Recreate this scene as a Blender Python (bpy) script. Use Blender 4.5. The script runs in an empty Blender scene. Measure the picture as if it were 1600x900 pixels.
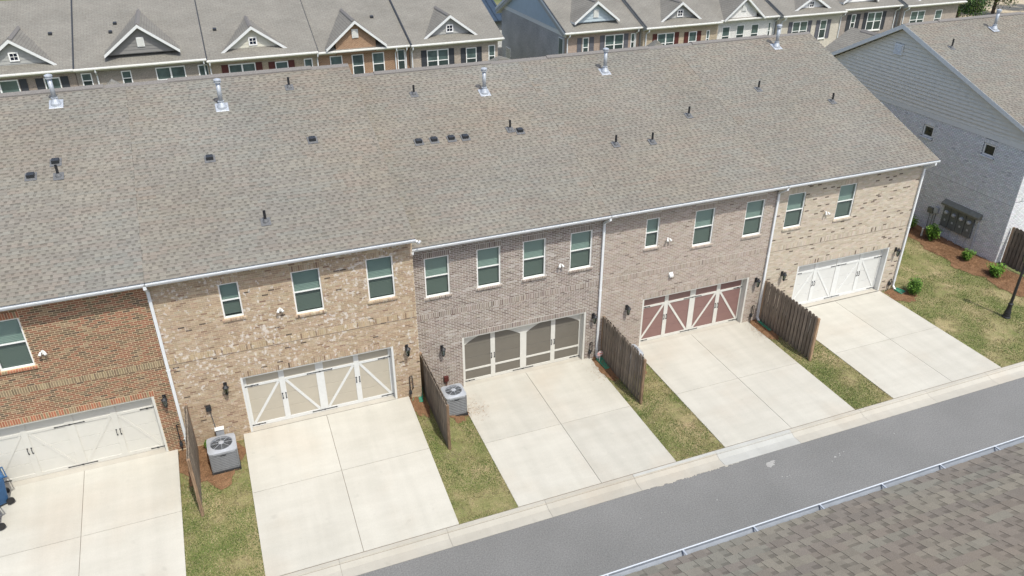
import bpy, math, random
import numpy as np
from mathutils import Vector, Matrix, noise
rnd = random.Random(7)
S = bpy.context.scene
COL = S.collection

# ---------------------------------------------------------------- camera, sky, sun
cam = bpy.data.cameras.new('camera'); camo = bpy.data.objects.new('camera', cam); COL.objects.link(camo)
cam.sensor_width = 36.0; cam.lens = 36.0 * 1228.6 / 1600.0; cam.clip_start = 0.1; cam.clip_end = 2000
CAM = Vector((-6.253, -23.001, 17.818))
ya, pi_, ro = math.radians(21.373), math.radians(29.406), math.radians(-.052)
Fv = Vector((math.sin(ya)*math.cos(pi_), math.cos(ya)*math.cos(pi_), -math.sin(pi_)))
Rv = Vector((math.cos(ya), -math.sin(ya), 0)); Uv = Rv.cross(Fv)
R2 = Rv*math.cos(ro)+Uv*math.sin(ro); U2 = -Rv*math.sin(ro)+Uv*math.cos(ro)
m = Matrix((R2, U2, -Fv)).transposed().to_4x4(); m.translation = CAM
camo.matrix_world = m
S.camera = camo
S.render.resolution_x = 1024; S.render.resolution_y = 576

SUN = Vector((.42, -1.76, 3.07)).normalized()
W = bpy.data.worlds.new('World'); S.world = W; W.use_nodes = True
nt = W.node_tree; nt.nodes.clear()
sk = nt.nodes.new('ShaderNodeTexSky'); sk.sky_type = 'NISHITA'; sk.sun_disc = False
sk.sun_elevation = math.asin(SUN.z); sk.sun_rotation = math.atan2(SUN.x, SUN.y)
sk.air_density = 1.0; sk.dust_density = 2.5
bg = nt.nodes.new('ShaderNodeBackground'); bg.inputs[1].default_value = 0.15
out = nt.nodes.new('ShaderNodeOutputWorld')
nt.links.new(sk.outputs[0], bg.inputs[0]); nt.links.new(bg.outputs[0], out.inputs[0])
sl = bpy.data.lights.new('sun', 'SUN'); sl.energy = 2.45; sl.angle = math.radians(.53); sl.color = (.985, .985, .92)
slo = bpy.data.objects.new('sun', sl); COL.objects.link(slo)
slo.rotation_euler = SUN.to_track_quat('Z', 'Y').to_euler()
S.view_settings.view_transform = 'Standard'; S.view_settings.look = 'None'
S.view_settings.exposure = 0.58; S.view_settings.gamma = 1.0
S.cycles.max_bounces = 6; S.cycles.transparent_max_bounces = 12

# ---------------------------------------------------------------- materials
def newmat(name):
    m = bpy.data.materials.new(name); m.use_nodes = True
    return m, m.node_tree.nodes, m.node_tree.links, m.node_tree.nodes['Principled BSDF']
def mat(name, col, rough=.6, metal=0, nscale=0, namt=.15, bump=0, bscale=None, spec=.5):
    m, N, L, B = newmat(name)
    B.inputs['Base Color'].default_value = (*col, 1); B.inputs['Roughness'].default_value = rough
    B.inputs['Metallic'].default_value = metal; B.inputs['Specular IOR Level'].default_value = spec
    if nscale:
        tc = N.new('ShaderNodeTexCoord'); n = N.new('ShaderNodeTexNoise'); n.inputs['Scale'].default_value = nscale
        n.inputs['Detail'].default_value = 5; L.new(tc.outputs['Object'], n.inputs['Vector'])
        r = N.new('ShaderNodeMapRange'); r.inputs[1].default_value = .3; r.inputs[2].default_value = .7
        r.inputs[3].default_value = 1-namt; r.inputs[4].default_value = 1+namt
        L.new(n.outputs['Fac'], r.inputs[0])
        mx = N.new('ShaderNodeVectorMath'); mx.operation = 'SCALE'; mx.inputs[0].default_value = col
        L.new(r.outputs[0], mx.inputs['Scale']); L.new(mx.outputs[0], B.inputs['Base Color'])
    if bump:
        tc = N.new('ShaderNodeTexCoord'); n2 = N.new('ShaderNodeTexNoise'); n2.inputs['Scale'].default_value = bscale or nscale
        n2.inputs['Detail'].default_value = 4; L.new(tc.outputs['Object'], n2.inputs['Vector'])
        b = N.new('ShaderNodeBump'); b.inputs['Strength'].default_value = bump; b.inputs['Distance'].default_value = .01
        L.new(n2.outputs['Fac'], b.inputs['Height']); L.new(b.outputs[0], B.inputs['Normal'])
    return m
def smear_nodes(N, L, tc, last, B):
    n1 = N.new('ShaderNodeTexNoise'); n1.inputs['Scale'].default_value = 10; n1.inputs['Detail'].default_value = 2.5; L.new(tc.outputs['Object'], n1.inputs['Vector'])
    n2 = N.new('ShaderNodeTexNoise'); n2.inputs['Scale'].default_value = .55; n2.inputs['Detail'].default_value = 2; L.new(tc.outputs['Object'], n2.inputs['Vector'])
    ad = N.new('ShaderNodeMath'); ad.operation = 'MULTIPLY_ADD'; ad.inputs[1].default_value = .38; L.new(n2.outputs['Fac'], ad.inputs[0]); L.new(n1.outputs['Fac'], ad.inputs[2])
    r = N.new('ShaderNodeMapRange'); r.inputs[1].default_value = .775; r.inputs[2].default_value = .90; r.inputs[3].default_value = 0; r.inputs[4].default_value = .62; L.new(ad.outputs[0], r.inputs[0])
    mx = N.new('ShaderNodeMixRGB'); mx.inputs[2].default_value = (.72, .68, .63, 1); L.new(r.outputs[0], mx.inputs[0]); L.new(last, mx.inputs[1]); L.new(mx.outputs[0], B.inputs['Base Color'])
def attr_mat(name, rough=.9, speck=60, amt=.18, big=.0, bump=.3, bigscale=.5, smear=False):
    """base colour from the pieces' own colour attribute, times fine grain"""
    m, N, L, B = newmat(name); B.inputs['Roughness'].default_value = rough; B.inputs['Specular IOR Level'].default_value = .25
    a = N.new('ShaderNodeAttribute'); a.attribute_name = 'Col'
    tc = N.new('ShaderNodeTexCoord')
    n = N.new('ShaderNodeTexNoise'); n.inputs['Scale'].default_value = speck; n.inputs['Detail'].default_value = 3
    L.new(tc.outputs['Object'], n.inputs['Vector'])
    r = N.new('ShaderNodeMapRange'); r.inputs[1].default_value = .3; r.inputs[2].default_value = .7
    r.inputs[3].default_value = 1-amt; r.inputs[4].default_value = 1+amt; L.new(n.outputs['Fac'], r.inputs[0])
    sc = N.new('ShaderNodeVectorMath'); sc.operation = 'SCALE'; L.new(a.outputs['Color'], sc.inputs[0]); L.new(r.outputs[0], sc.inputs['Scale'])
    last = sc
    if big:
        n3 = N.new('ShaderNodeTexNoise'); n3.inputs['Scale'].default_value = bigscale; n3.inputs['Detail'].default_value = 3
        L.new(tc.outputs['Object'], n3.inputs['Vector'])
        r3 = N.new('ShaderNodeMapRange'); r3.inputs[1].default_value = .3; r3.inputs[2].default_value = .7
        r3.inputs[3].default_value = 1-big; r3.inputs[4].default_value = 1+big; L.new(n3.outputs['Fac'], r3.inputs[0])
        s3 = N.new('ShaderNodeVectorMath'); s3.operation = 'SCALE'; L.new(last.outputs[0], s3.inputs[0]); L.new(r3.outputs[0], s3.inputs['Scale'])
        last = s3
    L.new(last.outputs[0], B.inputs['Base Color'])
    if smear: smear_nodes(N, L, tc, last.outputs[0], B)
    if bump:
        b = N.new('ShaderNodeBump'); b.inputs['Strength'].default_value = bump; b.inputs['Distance'].default_value = .004
        L.new(n.outputs['Fac'], b.inputs['Height']); L.new(b.outputs[0], B.inputs['Normal'])
    return m
def tile_mat(name, c1, c2, cm, bw, rh, mort, axes='xz', big=.12, rough=.9, off=.5, extra=None):
    """far walls and roofs: brick / shingle coursing too small to tell apart"""
    m, N, L, B = newmat(name); B.inputs['Roughness'].default_value = rough; B.inputs['Specular IOR Level'].default_value = .25
    tc = N.new('ShaderNodeTexCoord'); sp = N.new('ShaderNodeSeparateXYZ'); L.new(tc.outputs['Object'], sp.inputs[0])
    cb = N.new('ShaderNodeCombineXYZ')
    k = {'x': 0, 'y': 1, 'z': 2}
    L.new(sp.outputs[k[axes[0]]], cb.inputs[0]); L.new(sp.outputs[k[axes[1]]], cb.inputs[1])
    br = N.new('ShaderNodeTexBrick'); br.offset = off; br.inputs['Scale'].default_value = 1
    br.inputs['Brick Width'].default_value = bw; br.inputs['Row Height'].default_value = rh
    br.inputs['Mortar Size'].default_value = mort; br.inputs['Mortar Smooth'].default_value = .1
    br.inputs['Color1'].default_value = (*c1, 1); br.inputs['Color2'].default_value = (*c2, 1); br.inputs['Mortar'].default_value = (*cm, 1)
    L.new(cb.outputs[0], br.inputs['Vector'])
    last = br.outputs['Color']
    for sc_, am in ((.6, big), (9, .12), (40, .08)):
        n = N.new('ShaderNodeTexNoise'); n.inputs['Scale'].default_value = sc_; n.inputs['Detail'].default_value = 3
        L.new(tc.outputs['Object'], n.inputs['Vector'])
        r = N.new('ShaderNodeMapRange'); r.inputs[1].default_value = .3; r.inputs[2].default_value = .7
        r.inputs[3].default_value = 1-am; r.inputs[4].default_value = 1+am; L.new(n.outputs['Fac'], r.inputs[0])
        s = N.new('ShaderNodeVectorMath'); s.operation = 'SCALE'; L.new(last, s.inputs[0]); L.new(r.outputs[0], s.inputs['Scale'])
        last = s.outputs[0]
    L.new(last, B.inputs['Base Color'])
    b = N.new('ShaderNodeBump'); b.inputs['Strength'].default_value = .5; b.inputs['Distance'].default_value = .006
    inv = N.new('ShaderNodeMath'); inv.operation = 'SUBTRACT'; inv.inputs[0].default_value = 1; L.new(br.outputs['Fac'], inv.inputs[1])
    L.new(inv.outputs[0], b.inputs['Height']); L.new(b.outputs[0], B.inputs['Normal'])
    return m
def ground_mat(name, stops, scale, fine=30, bump=.4, rough=.95, fineamt=.25):
    m, N, L, B = newmat(name); B.inputs['Roughness'].default_value = rough; B.inputs['Specular IOR Level'].default_value = .2
    tc = N.new('ShaderNodeTexCoord'); n = N.new('ShaderNodeTexNoise'); n.inputs['Scale'].default_value = scale; n.inputs['Detail'].default_value = 6
    n.inputs['Roughness'].default_value = .62
    L.new(tc.outputs['Object'], n.inputs['Vector'])
    cr = N.new('ShaderNodeValToRGB'); L.new(n.outputs['Fac'], cr.inputs[0])
    el = cr.color_ramp.elements
    el[0].position, el[0].color = stops[0][0], (*stops[0][1], 1)
    el[1].position, el[1].color = stops[-1][0], (*stops[-1][1], 1)
    for p, c in stops[1:-1]:
        e = el.new(p); e.color = (*c, 1)
    f = N.new('ShaderNodeTexNoise'); f.inputs['Scale'].default_value = fine; f.inputs['Detail'].default_value = 4; L.new(tc.outputs['Object'], f.inputs['Vector'])
    r = N.new('ShaderNodeMapRange'); r.inputs[1].default_value = .3; r.inputs[2].default_value = .7
    r.inputs[3].default_value = 1-fineamt; r.inputs[4].default_value = 1+fineamt; L.new(f.outputs['Fac'], r.inputs[0])
    s = N.new('ShaderNodeVectorMath'); s.operation = 'SCALE'; L.new(cr.outputs[0], s.inputs[0]); L.new(r.outputs[0], s.inputs['Scale'])
    L.new(s.outputs[0], B.inputs['Base Color'])
    b = N.new('ShaderNodeBump'); b.inputs['Strength'].default_value = bump; b.inputs['Distance'].default_value = .02
    L.new(f.outputs['Fac'], b.inputs['Height']); L.new(b.outputs[0], B.inputs['Normal'])
    return m
def glass_mat(name, tint):
    m, N, L, B = newmat(name); N.remove(B)
    tr = N.new('ShaderNodeBsdfTransparent'); tr.inputs[0].default_value = (*tint, 1)
    gl = N.new('ShaderNodeBsdfGlossy'); gl.inputs['Roughness'].default_value = .012; gl.inputs[0].default_value = (.88, 1, .95, 1)
    lw = N.new('ShaderNodeLayerWeight'); pw = N.new('ShaderNodeMath'); pw.operation = 'POWER'; pw.inputs[1].default_value = 3
    L.new(lw.outputs['Facing'], pw.inputs[0])
    ma = N.new('ShaderNodeMath'); ma.operation = 'MULTIPLY_ADD'; ma.inputs[1].default_value = .75; ma.inputs[2].default_value = .10; L.new(pw.outputs[0], ma.inputs[0])
    mx = N.new('ShaderNodeMixShader'); L.new(ma.outputs[0], mx.inputs[0]); L.new(tr.outputs[0], mx.inputs[1]); L.new(gl.outputs[0], mx.inputs[2])
    L.new(mx.outputs[0], N['Material Output'].inputs[0])
    return m
def wood_mat(name, c):
    m, N, L, B = newmat(name); B.inputs['Roughness'].default_value = .85; B.inputs['Specular IOR Level'].default_value = .2
    tc = N.new('ShaderNodeTexCoord'); mp = N.new('ShaderNodeMapping'); mp.inputs['Scale'].default_value = (14, 14, 1.2); L.new(tc.outputs['Object'], mp.inputs[0])
    n = N.new('ShaderNodeTexNoise'); n.inputs['Scale'].default_value = 2.5; n.inputs['Detail'].default_value = 6; L.new(mp.outputs[0], n.inputs['Vector'])
    oi = N.new('ShaderNodeObjectInfo')
    r = N.new('ShaderNodeMapRange'); r.inputs[1].default_value = .3; r.inputs[2].default_value = .7; r.inputs[3].default_value = .55; r.inputs[4].default_value = 1.35
    L.new(n.outputs['Fac'], r.inputs[0])
    r2 = N.new('ShaderNodeMapRange'); r2.inputs[3].default_value = .72; r2.inputs[4].default_value = 1.25; L.new(oi.outputs['Random'], r2.inputs[0])
    mu = N.new('ShaderNodeMath'); mu.operation = 'MULTIPLY'; L.new(r.outputs[0], mu.inputs[0]); L.new(r2.outputs[0], mu.inputs[1])
    kn = N.new('ShaderNodeTexVoronoi'); kn.inputs['Scale'].default_value = 3.2; L.new(tc.outputs['Object'], kn.inputs['Vector'])
    kr = N.new('ShaderNodeMapRange'); kr.inputs[1].default_value = .04; kr.inputs[2].default_value = .13; kr.inputs[3].default_value = .3; kr.inputs[4].default_value = 1
    L.new(kn.outputs['Distance'], kr.inputs[0])
    mu2 = N.new('ShaderNodeMath'); mu2.operation = 'MULTIPLY'; L.new(mu.outputs[0], mu2.inputs[0]); L.new(kr.outputs[0], mu2.inputs[1])
    s = N.new('ShaderNodeVectorMath'); s.operation = 'SCALE'; s.inputs[0].default_value = c; L.new(mu2.outputs[0], s.inputs['Scale'])
    L.new(s.outputs[0], B.inputs['Base Color'])
    return m
def concrete_mat(name, c, stain=(.42, .33, .24)):
    m, N, L, B = newmat(name); B.inputs['Roughness'].default_value = .88; B.inputs['Specular IOR Level'].default_value = .3
    tc = N.new('ShaderNodeTexCoord'); oi = N.new('ShaderNodeObjectInfo')
    mp = N.new('ShaderNodeMapping'); mp.inputs['Scale'].default_value = (.5, 1.9, 1); mp.inputs['Rotation'].default_value = (0, 0, .03); L.new(tc.outputs['Object'], mp.inputs[0])
    n = N.new('ShaderNodeTexNoise'); n.inputs['Scale'].default_value = 1.1; n.inputs['Detail'].default_value = 7; n.inputs['Roughness'].default_value = .6
    L.new(mp.outputs[0], n.inputs['Vector'])
    f = N.new('ShaderNodeTexNoise'); f.inputs['Scale'].default_value = 45; f.inputs['Detail'].default_value = 3; L.new(tc.outputs['Object'], f.inputs['Vector'])
    cr = N.new('ShaderNodeValToRGB'); e = cr.color_ramp.elements
    e[0].position = .3; e[0].color = (c[0]*.94, c[1]*.935, c[2]*.92, 1); e[1].position = .68; e[1].color = (c[0]*1.04, c[1]*1.04, c[2]*1.035, 1)
    L.new(n.outputs['Fac'], cr.inputs[0])
    s2 = N.new('ShaderNodeTexNoise'); s2.inputs['Scale'].default_value = .38; s2.inputs['Detail'].default_value = 4; L.new(tc.outputs['Object'], s2.inputs['Vector'])
    sr = N.new('ShaderNodeMapRange'); sr.inputs[1].default_value = .52; sr.inputs[2].default_value = .78; sr.inputs[3].default_value = 0; sr.inputs[4].default_value = .32; L.new(s2.outputs['Fac'], sr.inputs[0])
    mx = N.new('ShaderNodeMixRGB'); mx.inputs[2].default_value = (*stain, 1); L.new(sr.outputs[0], mx.inputs[0]); L.new(cr.outputs[0], mx.inputs[1])
    r = N.new('ShaderNodeMapRange'); r.inputs[1].default_value = .3; r.inputs[2].default_value = .7; r.inputs[3].default_value = .955; r.inputs[4].default_value = 1.045; L.new(f.outputs['Fac'], r.inputs[0])
    r2 = N.new('ShaderNodeMapRange'); r2.inputs[3].default_value = .96; r2.inputs[4].default_value = 1.04; L.new(oi.outputs['Random'], r2.inputs[0])
    mu = N.new('ShaderNodeMath'); mu.operation = 'MULTIPLY'; L.new(r.outputs[0], mu.inputs[0]); L.new(r2.outputs[0], mu.inputs[1])
    s = N.new('ShaderNodeVectorMath'); s.operation = 'SCALE'; L.new(mx.outputs[0], s.inputs[0]); L.new(mu.outputs[0], s.inputs['Scale'])
    mp2 = N.new('ShaderNodeMapping'); mp2.inputs['Scale'].default_value = (2.2, .22, 1); L.new(tc.outputs['Object'], mp2.inputs[0])
    n4 = N.new('ShaderNodeTexNoise'); n4.inputs['Scale'].default_value = 1.0; n4.inputs['Detail'].default_value = 4; L.new(mp2.outputs[0], n4.inputs['Vector'])
    r4 = N.new('ShaderNodeMapRange'); r4.inputs[1].default_value = .35; r4.inputs[2].default_value = .65; r4.inputs[3].default_value = .955; r4.inputs[4].default_value = 1.03; L.new(n4.outputs['Fac'], r4.inputs[0])
    s4 = N.new('ShaderNodeVectorMath'); s4.operation = 'SCALE'; L.new(s.outputs[0], s4.inputs[0]); L.new(r4.outputs[0], s4.inputs['Scale'])
    v5 = N.new('ShaderNodeTexNoise'); v5.inputs['Scale'].default_value = 2.6; v5.inputs['Detail'].default_value = 2; L.new(tc.outputs['Object'], v5.inputs['Vector'])
    r5 = N.new('ShaderNodeMapRange'); r5.inputs[1].default_value = .68; r5.inputs[2].default_value = .78; r5.inputs[3].default_value = 1; r5.inputs[4].default_value = .90; L.new(v5.outputs['Fac'], r5.inputs[0])
    s5 = N.new('ShaderNodeVectorMath'); s5.operation = 'SCALE'; L.new(s4.outputs[0], s5.inputs[0]); L.new(r5.outputs[0], s5.inputs['Scale'])
    L.new(s5.outputs[0], B.inputs['Base Color'])
    b = N.new('ShaderNodeBump'); b.inputs['Strength'].default_value = .2; b.inputs['Distance'].default_value = .004; L.new(f.outputs['Fac'], b.inputs['Height']); L.new(b.outputs[0], B.inputs['Normal'])
    return m

M = {}
M['brick'] = attr_mat('brick_clay', .92, 55, .2, 0, .3)
M['brick_smeared'] = attr_mat('mortar_smeared_brick', .92, 55, .2, 0, .3, smear=True)
M['shingle'] = attr_mat('asphalt_shingle', .95, 130, .2, .045, .35, .35)
M['leaf'] = attr_mat('leaf', .55, 20, .12, 0, 0)
M['grassblade'] = attr_mat('grass_blade', .8, 2, .2, 0, 0)
M['white'] = mat('white_paint', (.66, .66, .635), .4, 0, 8, .04)
M['gutter'] = mat('gutter_aluminium', (.68, .69, .69), .35, 0, 5, .04)
M['gutter_shade'] = mat('painted_trough_shade', (.27, .29, .32), .5, .3, 6, .1)  # darker grey puts the trough's shade into the colour
M['trim'] = mat('cream_trim', (.62, .605, .55), .5, 0, 6, .04)
M['black'] = mat('black_iron', (.018, .018, .02), .45)
M['darkplastic'] = mat('dark_plastic', (.03, .032, .035), .5)
M['ventgrey'] = mat('vent_flashing', (.12, .12, .12), .6, 0, 12, .2)
M['ridgevent'] = mat('ridge_vent_cap', (.17, .155, .14), .9, 0, 30, .25)
M['shcap'] = mat('ridge_cap_shingles', (.200, .187, .162), .95, 0, 9, .15)
M['galv'] = mat('galvanised_steel', (.42, .44, .465), .5, .3, 9, .12)
M['seal'] = mat('joint_sealant', (.16, .13, .1), .9)
M['glass'] = glass_mat('window_glass', (.54, .64, .60))
M['screen'] = glass_mat('screened_glass', (.37, .43, .40))
M['blind'] = mat('blind_slats', (.66, .66, .63), .6)
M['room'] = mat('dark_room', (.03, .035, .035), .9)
M['winframe'] = mat('vinyl_window', (.80, .79, .76), .4)
M['farglass'] = mat('far_glass', (.085, .12, .112), .08, 0, 1.5, .35, spec=.8)
M['farscreen'] = mat('far_screen', (.04, .055, .052), .25, 0, 1.5, .3)
M['attic'] = mat('attic_glass', (.012, .015, .03), .1)
M['shutter_dark'] = mat('charcoal_shutter', (.035, .038, .045), .6)
M['shutter_red'] = mat('oxblood_shutter', (.085, .018, .014), .6)
M['shutter_grey'] = mat('slate_shutter', (.10, .10, .115), .6)
M['fence'] = wood_mat('weathered_pine', (.205, .168, .132))
M['fencepost'] = wood_mat('pine_post', (.29, .195, .125))
M['drive'] = concrete_mat('driveway_concrete', (.475, .452, .394))
M['kerb'] = concrete_mat('kerb_concrete', (.43, .402, .345))
M['kerbnew'] = concrete_mat('new_kerb_concrete', (.435, .43, .40), (.40, .38, .33))
M['apron'] = concrete_mat('threshold_concrete', (.43, .40, .345))
M['asphalt'] = ground_mat('asphalt', [(.3, (.168, .165, .157)), (.7, (.202, .198, .189))], .35, 24, .5, .9, .22)
M['lawn'] = ground_mat('lawn_soil', [(.33, (.13, .15, .048)), (.48, (.20, .19, .08)), (.62, (.29, .24, .125)), (.74, (.40, .31, .185))], .75, 26, .6)
M['straw'] = ground_mat('pine_straw', [(.3, (.16, .085, .045)), (.7, (.27, .155, .085))], 3, 40, .8)
M['dirt'] = ground_mat('bare_dirt', [(.3, (.38, .30, .2)), (.7, (.5, .42, .3))], .15, 3, .3)
M['courtyard'] = ground_mat('courtyard_ground', [(.35, (.10, .13, .04)), (.7, (.2, .18, .1))], .4, 20, .4)
M['ac'] = mat('ac_cabinet', (.21, .215, .22), .5, .2, 10, .08)
M['acdark'] = mat('ac_coil', (.028, .03, .032), .6, .2, 20, .2)
M['aclight'] = mat('ac_top', (.42, .44, .47), .45, .2, 10, .06)
M['splat'] = mat('dried_concrete_splat', (.33, .32, .30), .9, 0, 20, .15)
M['meter'] = mat('meter_grey', (.14, .15, .15), .5, .2, 8, .15)
M['hood'] = mat('meter_hood', (.17, .17, .14), .55, .2, 8, .15)
M['binblue'] = mat('blue_bin_plastic', (.03, .10, .22), .45, 0, 6, .15)
M['splash'] = mat('green_plastic', (.05, .27, .17), .45, 0, 8, .2)
M['red'] = mat('red_print', (.55, .04, .03), .5)
M['metalroof'] = mat('blue_metal_roof', (.06, .085, .115), .4, .5, 3, .1)
M['bark'] = mat('tree_bark', (.09, .065, .045), .95, 0, 6, .3, .6)
M['sid_beige'] = mat('beige_lap_siding', (.66, .62, .53), .6, 0, 4, .05)
M['sid_blue'] = mat('blue_grey_lap_siding', (.40, .46, .48), .6, 0, 4, .05)
M['sid_grey'] = mat('grey_lap_siding', (.34, .335, .31), .6, 0, 4, .05)
M['sid_dark'] = mat('taupe_lap_siding', (.20, .19, .175), .6, 0, 4, .05)
M['sid_cream'] = mat('cream_lap_siding', (.56, .53, .43), .6, 0, 4, .05)
M['sid_white'] = mat('white_lap_siding', (.72, .71, .68), .6, 0, 4, .04)
M['panelE'] = mat('cream_garage_panel', (.60, .58, .52), .5, 0, 3, .03)
M['panelA'] = mat('tan_garage_panel', (.46, .415, .335), .5, 0, 3, .03)
M['panelB'] = mat('taupe_garage_panel', (.155, .14, .115), .5, 0, 3, .04)
M['panelC'] = mat('rosewood_garage_panel', (.225, .13, .115), .5, 0, 3, .05)
M['panelD'] = mat('white_garage_panel', (.60, .595, .565), .5, 0, 3, .03)
M['roof_under'] = mat('roof_felt', (.10, .095, .085), .95)
M['roof_x'] = tile_mat('far_shingles', (.210, .197, .168), (.195, .180, .153), (.148, .137, .117), .34, .143, .012, 'xy', .10)
M['roof_y'] = tile_mat('far_gable_shingles', (.212, .198, .169), (.198, .182, .155), (.155, .141, .12), .34, .13, .014, 'yx', .10)

# ---------------------------------------------------------------- mesh helpers
def tag(o, label=None, cat=None, group=None, kind=None):
    if label: o['label'] = label
    if cat: o['category'] = cat
    if group: o['group'] = group
    if kind: o['kind'] = kind
    return o
def link(o, parent=None):
    COL.objects.link(o)
    if parent is not None:
        o.parent = parent
        o.matrix_parent_inverse = Matrix.Translation(wloc(parent)).inverted()
    return o
def wloc(o): return Vector(o.location)
def empty(name, loc, label=None, cat=None, group=None, kind=None):
    o = bpy.data.objects.new(name, None); o.location = loc; o.empty_display_size = .2; COL.objects.link(o)
    return tag(o, label, cat, group, kind)
BOXF = ((0, 3, 2, 1), (4, 5, 6, 7), (0, 1, 5, 4), (1, 2, 6, 5), (2, 3, 7, 6), (3, 0, 4, 7))
class MB:
    def __init__(s, T=None): s.v = []; s.f = []; s.m = []; s.T = T; s.mats = []
    def mi(s, m):
        if m not in s.mats: s.mats.append(m)
        return s.mats.index(m)
    def add(s, vs, fs, m):
        b = len(s.v); k = s.mi(m)
        if s.T: vs = [s.T(*v) for v in vs]
        s.v += [tuple(v) for v in vs]
        for f in fs: s.f.append(tuple(b+i for i in f)); s.m.append(k)
        return s
    def box(s, x0, x1, y0, y1, z0, z1, m):
        return s.add([(x0, y0, z0), (x1, y0, z0), (x1, y1, z0), (x0, y1, z0), (x0, y0, z1), (x1, y0, z1), (x1, y1, z1), (x0, y1, z1)], BOXF, m)
    def hexa(s, p, m): return s.add(p, BOXF, m)     # p: 4 bottom, 4 top
    def quad(s, p, m): return s.add(p, [tuple(range(len(p)))], m)
    def tube(s, p0, p1, r0, m, r1=None, n=10, caps=True):
        p0 = Vector(p0); p1 = Vector(p1); r1 = r0 if r1 is None else r1
        d = (p1-p0).normalized(); a = d.orthogonal().normalized(); b = d.cross(a)
        vs = []
        for p, r in ((p0, r0), (p1, r1)):
            for i in range(n):
                t = 2*math.pi*i/n; vs.append(p+a*math.cos(t)*r+b*math.sin(t)*r)
        fs = [(i, (i+1) % n, n+(i+1) % n, n+i) for i in range(n)]
        if caps: fs += [tuple(range(n))[::-1], tuple(range(n, 2*n))]
        return s.add(vs, fs, m)
    def path(s, pts, r, m, n=8):
        for a, b in zip(pts, pts[1:]): s.tube(a, b, r, m, n=n)
        return s
    def lathe(s, c, prof, m, n=16):      # prof: (r, z)
        vs = []
        for r, z in prof:
            for i in range(n):
                t = 2*math.pi*i/n; vs.append((c[0]+r*math.cos(t), c[1]+r*math.sin(t), c[2]+z))
        fs = []
        for k in range(len(prof)-1):
            for i in range(n): fs.append((k*n+i, k*n+(i+1) % n, (k+1)*n+(i+1) % n, (k+1)*n+i))
        fs += [tuple(range(n))[::-1], tuple(range((len(prof)-1)*n, len(prof)*n))]
        return s.add(vs, fs, m)
    def ext(s, poly, a, b, m, axis='x'):  # polygon (p,q) extruded along axis
        def P(t, p, q): return {'x': (t, p, q), 'y': (p, t, q), 'z': (p, q, t)}[axis]
        n = len(poly)
        vs = [P(a, *p) for p in poly]+[P(b, *p) for p in poly]
        fs = [(i, (i+1) % n, n+(i+1) % n, n+i) for i in range(n)]+[tuple(range(n))[::-1], tuple(range(n, 2*n))]
        return s.add(vs, fs, m)
    def build(s, name, parent=None, smooth=False, loc=None, bevel=0):
        me = bpy.data.meshes.new(name); me.from_pydata(s.v, [], s.f)
        for mm in s.mats: me.materials.append(M[mm])
        me.polygons.foreach_set('material_index', s.m)
        import bmesh
        bm = bmesh.new(); bm.from_mesh(me); bmesh.ops.recalc_face_normals(bm, faces=bm.faces); bm.to_mesh(me); bm.free()
        if smooth:
            for p in me.polygons: p.use_smooth = len(p.vertices) <= 4
        o = bpy.data.objects.new(name, me)
        if loc: o.location = loc
        if bevel:
            b = o.modifiers.new('bevel', 'BEVEL'); b.width = bevel; b.segments = 2; b.limit_method = 'ANGLE'
        return link(o, parent)
def fast_mesh(name, V, C, matname, k=4):
    """V (n,k,3) faces, C (n,3) colours"""
    V = np.asarray(V, dtype=np.float32); n = len(V)
    me = bpy.data.meshes.new(name); me.vertices.add(n*k); me.vertices.foreach_set('co', V.reshape(-1))
    me.loops.add(n*k); me.loops.foreach_set('vertex_index', np.arange(n*k, dtype=np.int32))
    me.polygons.add(n); me.polygons.foreach_set('loop_start', np.arange(0, n*k, k, dtype=np.int32))
    me.update(calc_edges=True)
    a = me.color_attributes.new('Col', 'FLOAT_COLOR', 'CORNER')
    cc = np.ones((n, k, 4), dtype=np.float32); cc[:, :, :3] = np.asarray(C, dtype=np.float32)[:, None, :]
    a.data.foreach_set('color', cc.reshape(-1))
    me.materials.append(M[matname]); me.validate()
    return me
def vn(x, y, z=0): return noise.noise(Vector((x, y, z)))
def jit(c, a): k = 1+rnd.uniform(-a, a); return tuple(max(0, v*k*(1+rnd.uniform(-.03, .03))) for v in c)

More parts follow.
